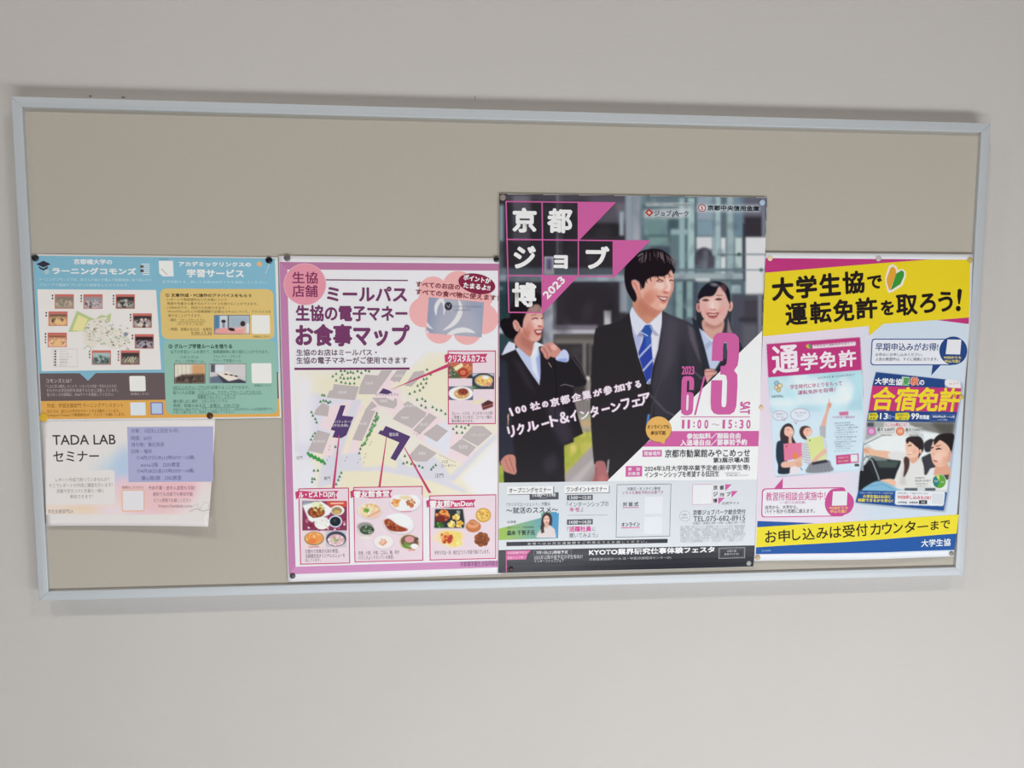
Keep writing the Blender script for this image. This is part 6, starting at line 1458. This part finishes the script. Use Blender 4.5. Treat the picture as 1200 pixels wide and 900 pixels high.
s.photo('brochure_picture', c, 3.5, keep=[(1025.6, 434.8), (1129, 446.6), (1129, 458), (1123.4, 486), (1112, 580), (1108.4, 601), (1001.6, 590.6), (1004.6, 575), (1014.6, 494), (1016.6, 480)])
b = 'brochure_lettering'
s.rtext(b, '大学生協', 1025.2, 450, 1056.4, 451.4, 7, 'e6e6ec', 5, bold=.35); s.poly(b, [(1056.8, 441.2), (1066, 442), (1065.4, 451.8), (1056.2, 451.4)], 'b4d0b0', 4.4); s.rtext(b, '夏', 1057.4, 450.8, 1065.4, 451.2, 7.6, '3c8c4c', 5, bold=.25); s.rtext(b, '秋', 1066.6, 451, 1076, 451.4, 8.4, 'e0a898', 5, bold=.9); s.rtext(b, '秋', 1066.8, 451, 1075.8, 451.4, 8.2, 'd06848', 5.6, bold=.2); s.rtext(b, 'の', 1077, 451, 1082.6, 451.4, 5.6, 'e6e6ec', 5, bold=.25)
YL = 'e4cc34'
for ch, x0, x1, y in [('合', 1020.4, 1046.4, 480), ('宿', 1047, 1072.4, 480.6), ('免', 1073, 1098, 481), ('許', 1098.6, 1122.6, 481.4)]:
    s.rtext(b, ch, x0, y, x1 - 1, y + .5, 25.4, YL, 5, bold=.9, res=4, slant=.12)
s.rtext(b, '最短', 1019, 487.4, 1026.6, 487.6, 2.6, '4c4c20', 5); s.rtext(b, '教習', 1019, 491.4, 1025.6, 491.6, 2.6, '4c4c20', 5); s.rtext(b, '13', 1031, 491, 1040, 491.2, 6.6, 'e8e8ee', 5, bold=.3); s.rtext(b, '日〜', 1041, 490.8, 1048.6, 491, 4.4, 'a0b4d8', 5, bold=.1)
s.rtext(b, '全国から', 1051, 487.6, 1063.6, 487.8, 2.6, '4c4c20', 5); s.rtext(b, '選べる', 1053, 491.6, 1062.6, 491.8, 2.6, '4c4c20', 5); s.rtext(b, '99', 1067.6, 491, 1076.6, 491.2, 6.4, 'e8e8ee', 5, bold=.3); s.rtext(b, '校掲載', 1077.2, 491, 1088.6, 491.4, 4.6, 'e0e4ec', 5, bold=.2)
s.rtext(b, '2023年6月〜11月', 1092.6, 489.4, 1118, 490, 2.8, 'dce0ea', 5, bold=.1); s.rtext(b, '入校分掲載', 1098, 492.6, 1110, 492.8, 1.8, 'b8c4dc', 5)
s.text(b, 'univ. コープ', 1112, 448, 1123, 450.6, '5c6c64', 5); s.text(b, 'とことん得なこと！', 1037.6, 495.8, 1062.4, 499.4, 'c0405c', 5, bold=.1)
s.text(b, '最大 5,000円', 1028, 501.2, 1048, 505.4, '4c444c', 5, bold=.05); s.text(b, 'キャッシュバック', 1029, 506, 1046.6, 508, '5c545c', 5); s.text(b, '※要組合員証', 1032, 509, 1044.6, 510.8, '5c545c', 5); s.text(b, '最大7,000円', 1061, 501.6, 1080, 505.6, '4c444c', 5, bold=.05); s.text(b, 'ポイントプレゼント', 1062, 506.2, 1077.6, 508, '5c545c', 5); s.text(b, '※要組合員証', 1065, 509, 1076.6, 510.8, '5c545c', 5)
s.text(b, '学割', 1018.8, 503.6, 1023.2, 507, 'e8d8e8', 6); s.text(b, '特典', 1052.6, 503.6, 1057, 507, 'f0dcd0', 6)
s.text(b, '合宿免許は', 1072, 558.8, 1083.6, 561, '54605c', 5); s.text(b, '組合員の約9割が', 1072, 562, 1090.6, 564.6, '54605c', 5); s.text(b, '大学生協で申込み', 1072, 566, 1087, 568, '54605c', 5); s.text(b, '※2022年度申込者アンケート', 1073, 569, 1091, 570.4, '7c8480', 5)
s.text(b, '生協', 1094.6, 562.6, 1098.6, 564.8, 'e0f0e0', 6); s.text(b, '友人', 1102.6, 563.6, 1106.6, 565.8, 'e0f0e0', 6)
s.rtext(b, '出発から卒業までのサポート体制が充実', 1007.6, 578.4, 1046.4, 579, 2, 'b8c8dc', 5); s.rtext(b, '大学生協はお店に', 1011, 583.4, 1043.8, 584, 3.6, 'dccc4c', 5, bold=.2); s.rtext(b, '相談できるから安心！', 1005, 587.8, 1046, 588.6, 3.6, 'dccc4c', 5, bold=.2)
s.rtext(b, '仮申込後に、ご来店できない方は', 1052, 578.8, 1087.4, 579.4, 2, '5c5c64', 5); s.rtext(b, 'WEB申し込みもOK！', 1051.4, 584.8, 1090.6, 585.6, 4.6, 'c84458', 5, bold=.15); s.rtext(b, '大学生協　合宿免許', 1052, 589.8, 1075.4, 590.2, 2.4, '44444c', 5, bold=.08); s.rtext(b, '検索', 1079, 589.6, 1084, 589.8, 2.4, 'd0d0d4', 5)
s.poly('code_panel', [(1092.6, 578), (1105.4, 578.6), (1104.6, 590.6), (1091.6, 590)], 'cdd1d6', 5)

# ================================================================== thumbtacks, print, lettering
for px, py, col, sh, lab, r in [
    (41.6, 302.2, '2c3034', S1, "black thumbtack in the pale-blue poster's top left corner", 3.8),
    (315.4, 304.8, '1e1a26', S1, "glossy black thumbtack near the pale-blue poster's top right corner", 3.8),
    (51.6, 489.2, 'd0a83c', S1, "yellow thumbtack at the pale-blue poster's lower left corner", 5.0),
    (246.2, 487.2, '50341e', S1, 'brown thumbtack at the top right corner of the white seminar notice', 3.6),
    (336.6, 302.2, '605c60', S2, "dark grey thumbtack in the food-map poster's top left corner", 3.6),
    (581.6, 303.8, '242420', S2, "black thumbtack in the food-map poster's top right corner", 3.3),
    (343.0, 674.6, '4c484c', S2, "charcoal thumbtack in the food-map poster's bottom left corner", 3.4),
    (589.0, 231.6, '8c8078', S3, "taupe thumbtack in the tall dark poster's top left corner", 3.5),
    (893.0, 237.6, 'a4bccc', S3, "pale blue thumbtack in the tall dark poster's top right corner", 3.4),
    (598.8, 666.6, '402c24', S3, "very dark brown thumbtack low on the tall poster's black foot, left", 3.0),
    (877.2, 659.8, '9a9c9c', S3, "grey thumbtack on the tall poster's black foot, right", 3.2),
    (902.2, 302.8, 'dccca8', S4, "cream thumbtack in the yellow-banner poster's top left corner", 3.2),
    (1029.2, 303.0, 'b8aeac', S4, "light grey thumbtack, middle of the yellow-banner poster's top edge", 3.5),
    (1136.4, 304.8, 'b4a060', S4, "olive-tan thumbtack in the yellow-banner poster's top right corner", 3.5),
    (891.8, 477.6, 'dcc0a0', S4, "pale peach thumbtack on the yellow-banner poster's left edge, halfway down", 2.8),
    (1126.2, 465.4, 'c0ac60', S4, 'mustard thumbtack beside the right-hand brochure picture', 3.2),
    (887.8, 653.2, 'b8a484', S4, "tan thumbtack in the yellow-banner poster's bottom left corner", 3.2),
    (1114.6, 648.6, '8c8480', S4, "grey-brown thumbtack in the yellow-banner poster's bottom right corner", 3.0)]:
    tack(px, py, col, sh, lab, r)

set_text()
for sh in (S5, S1, S2, S3, S4):
    sh.finish()
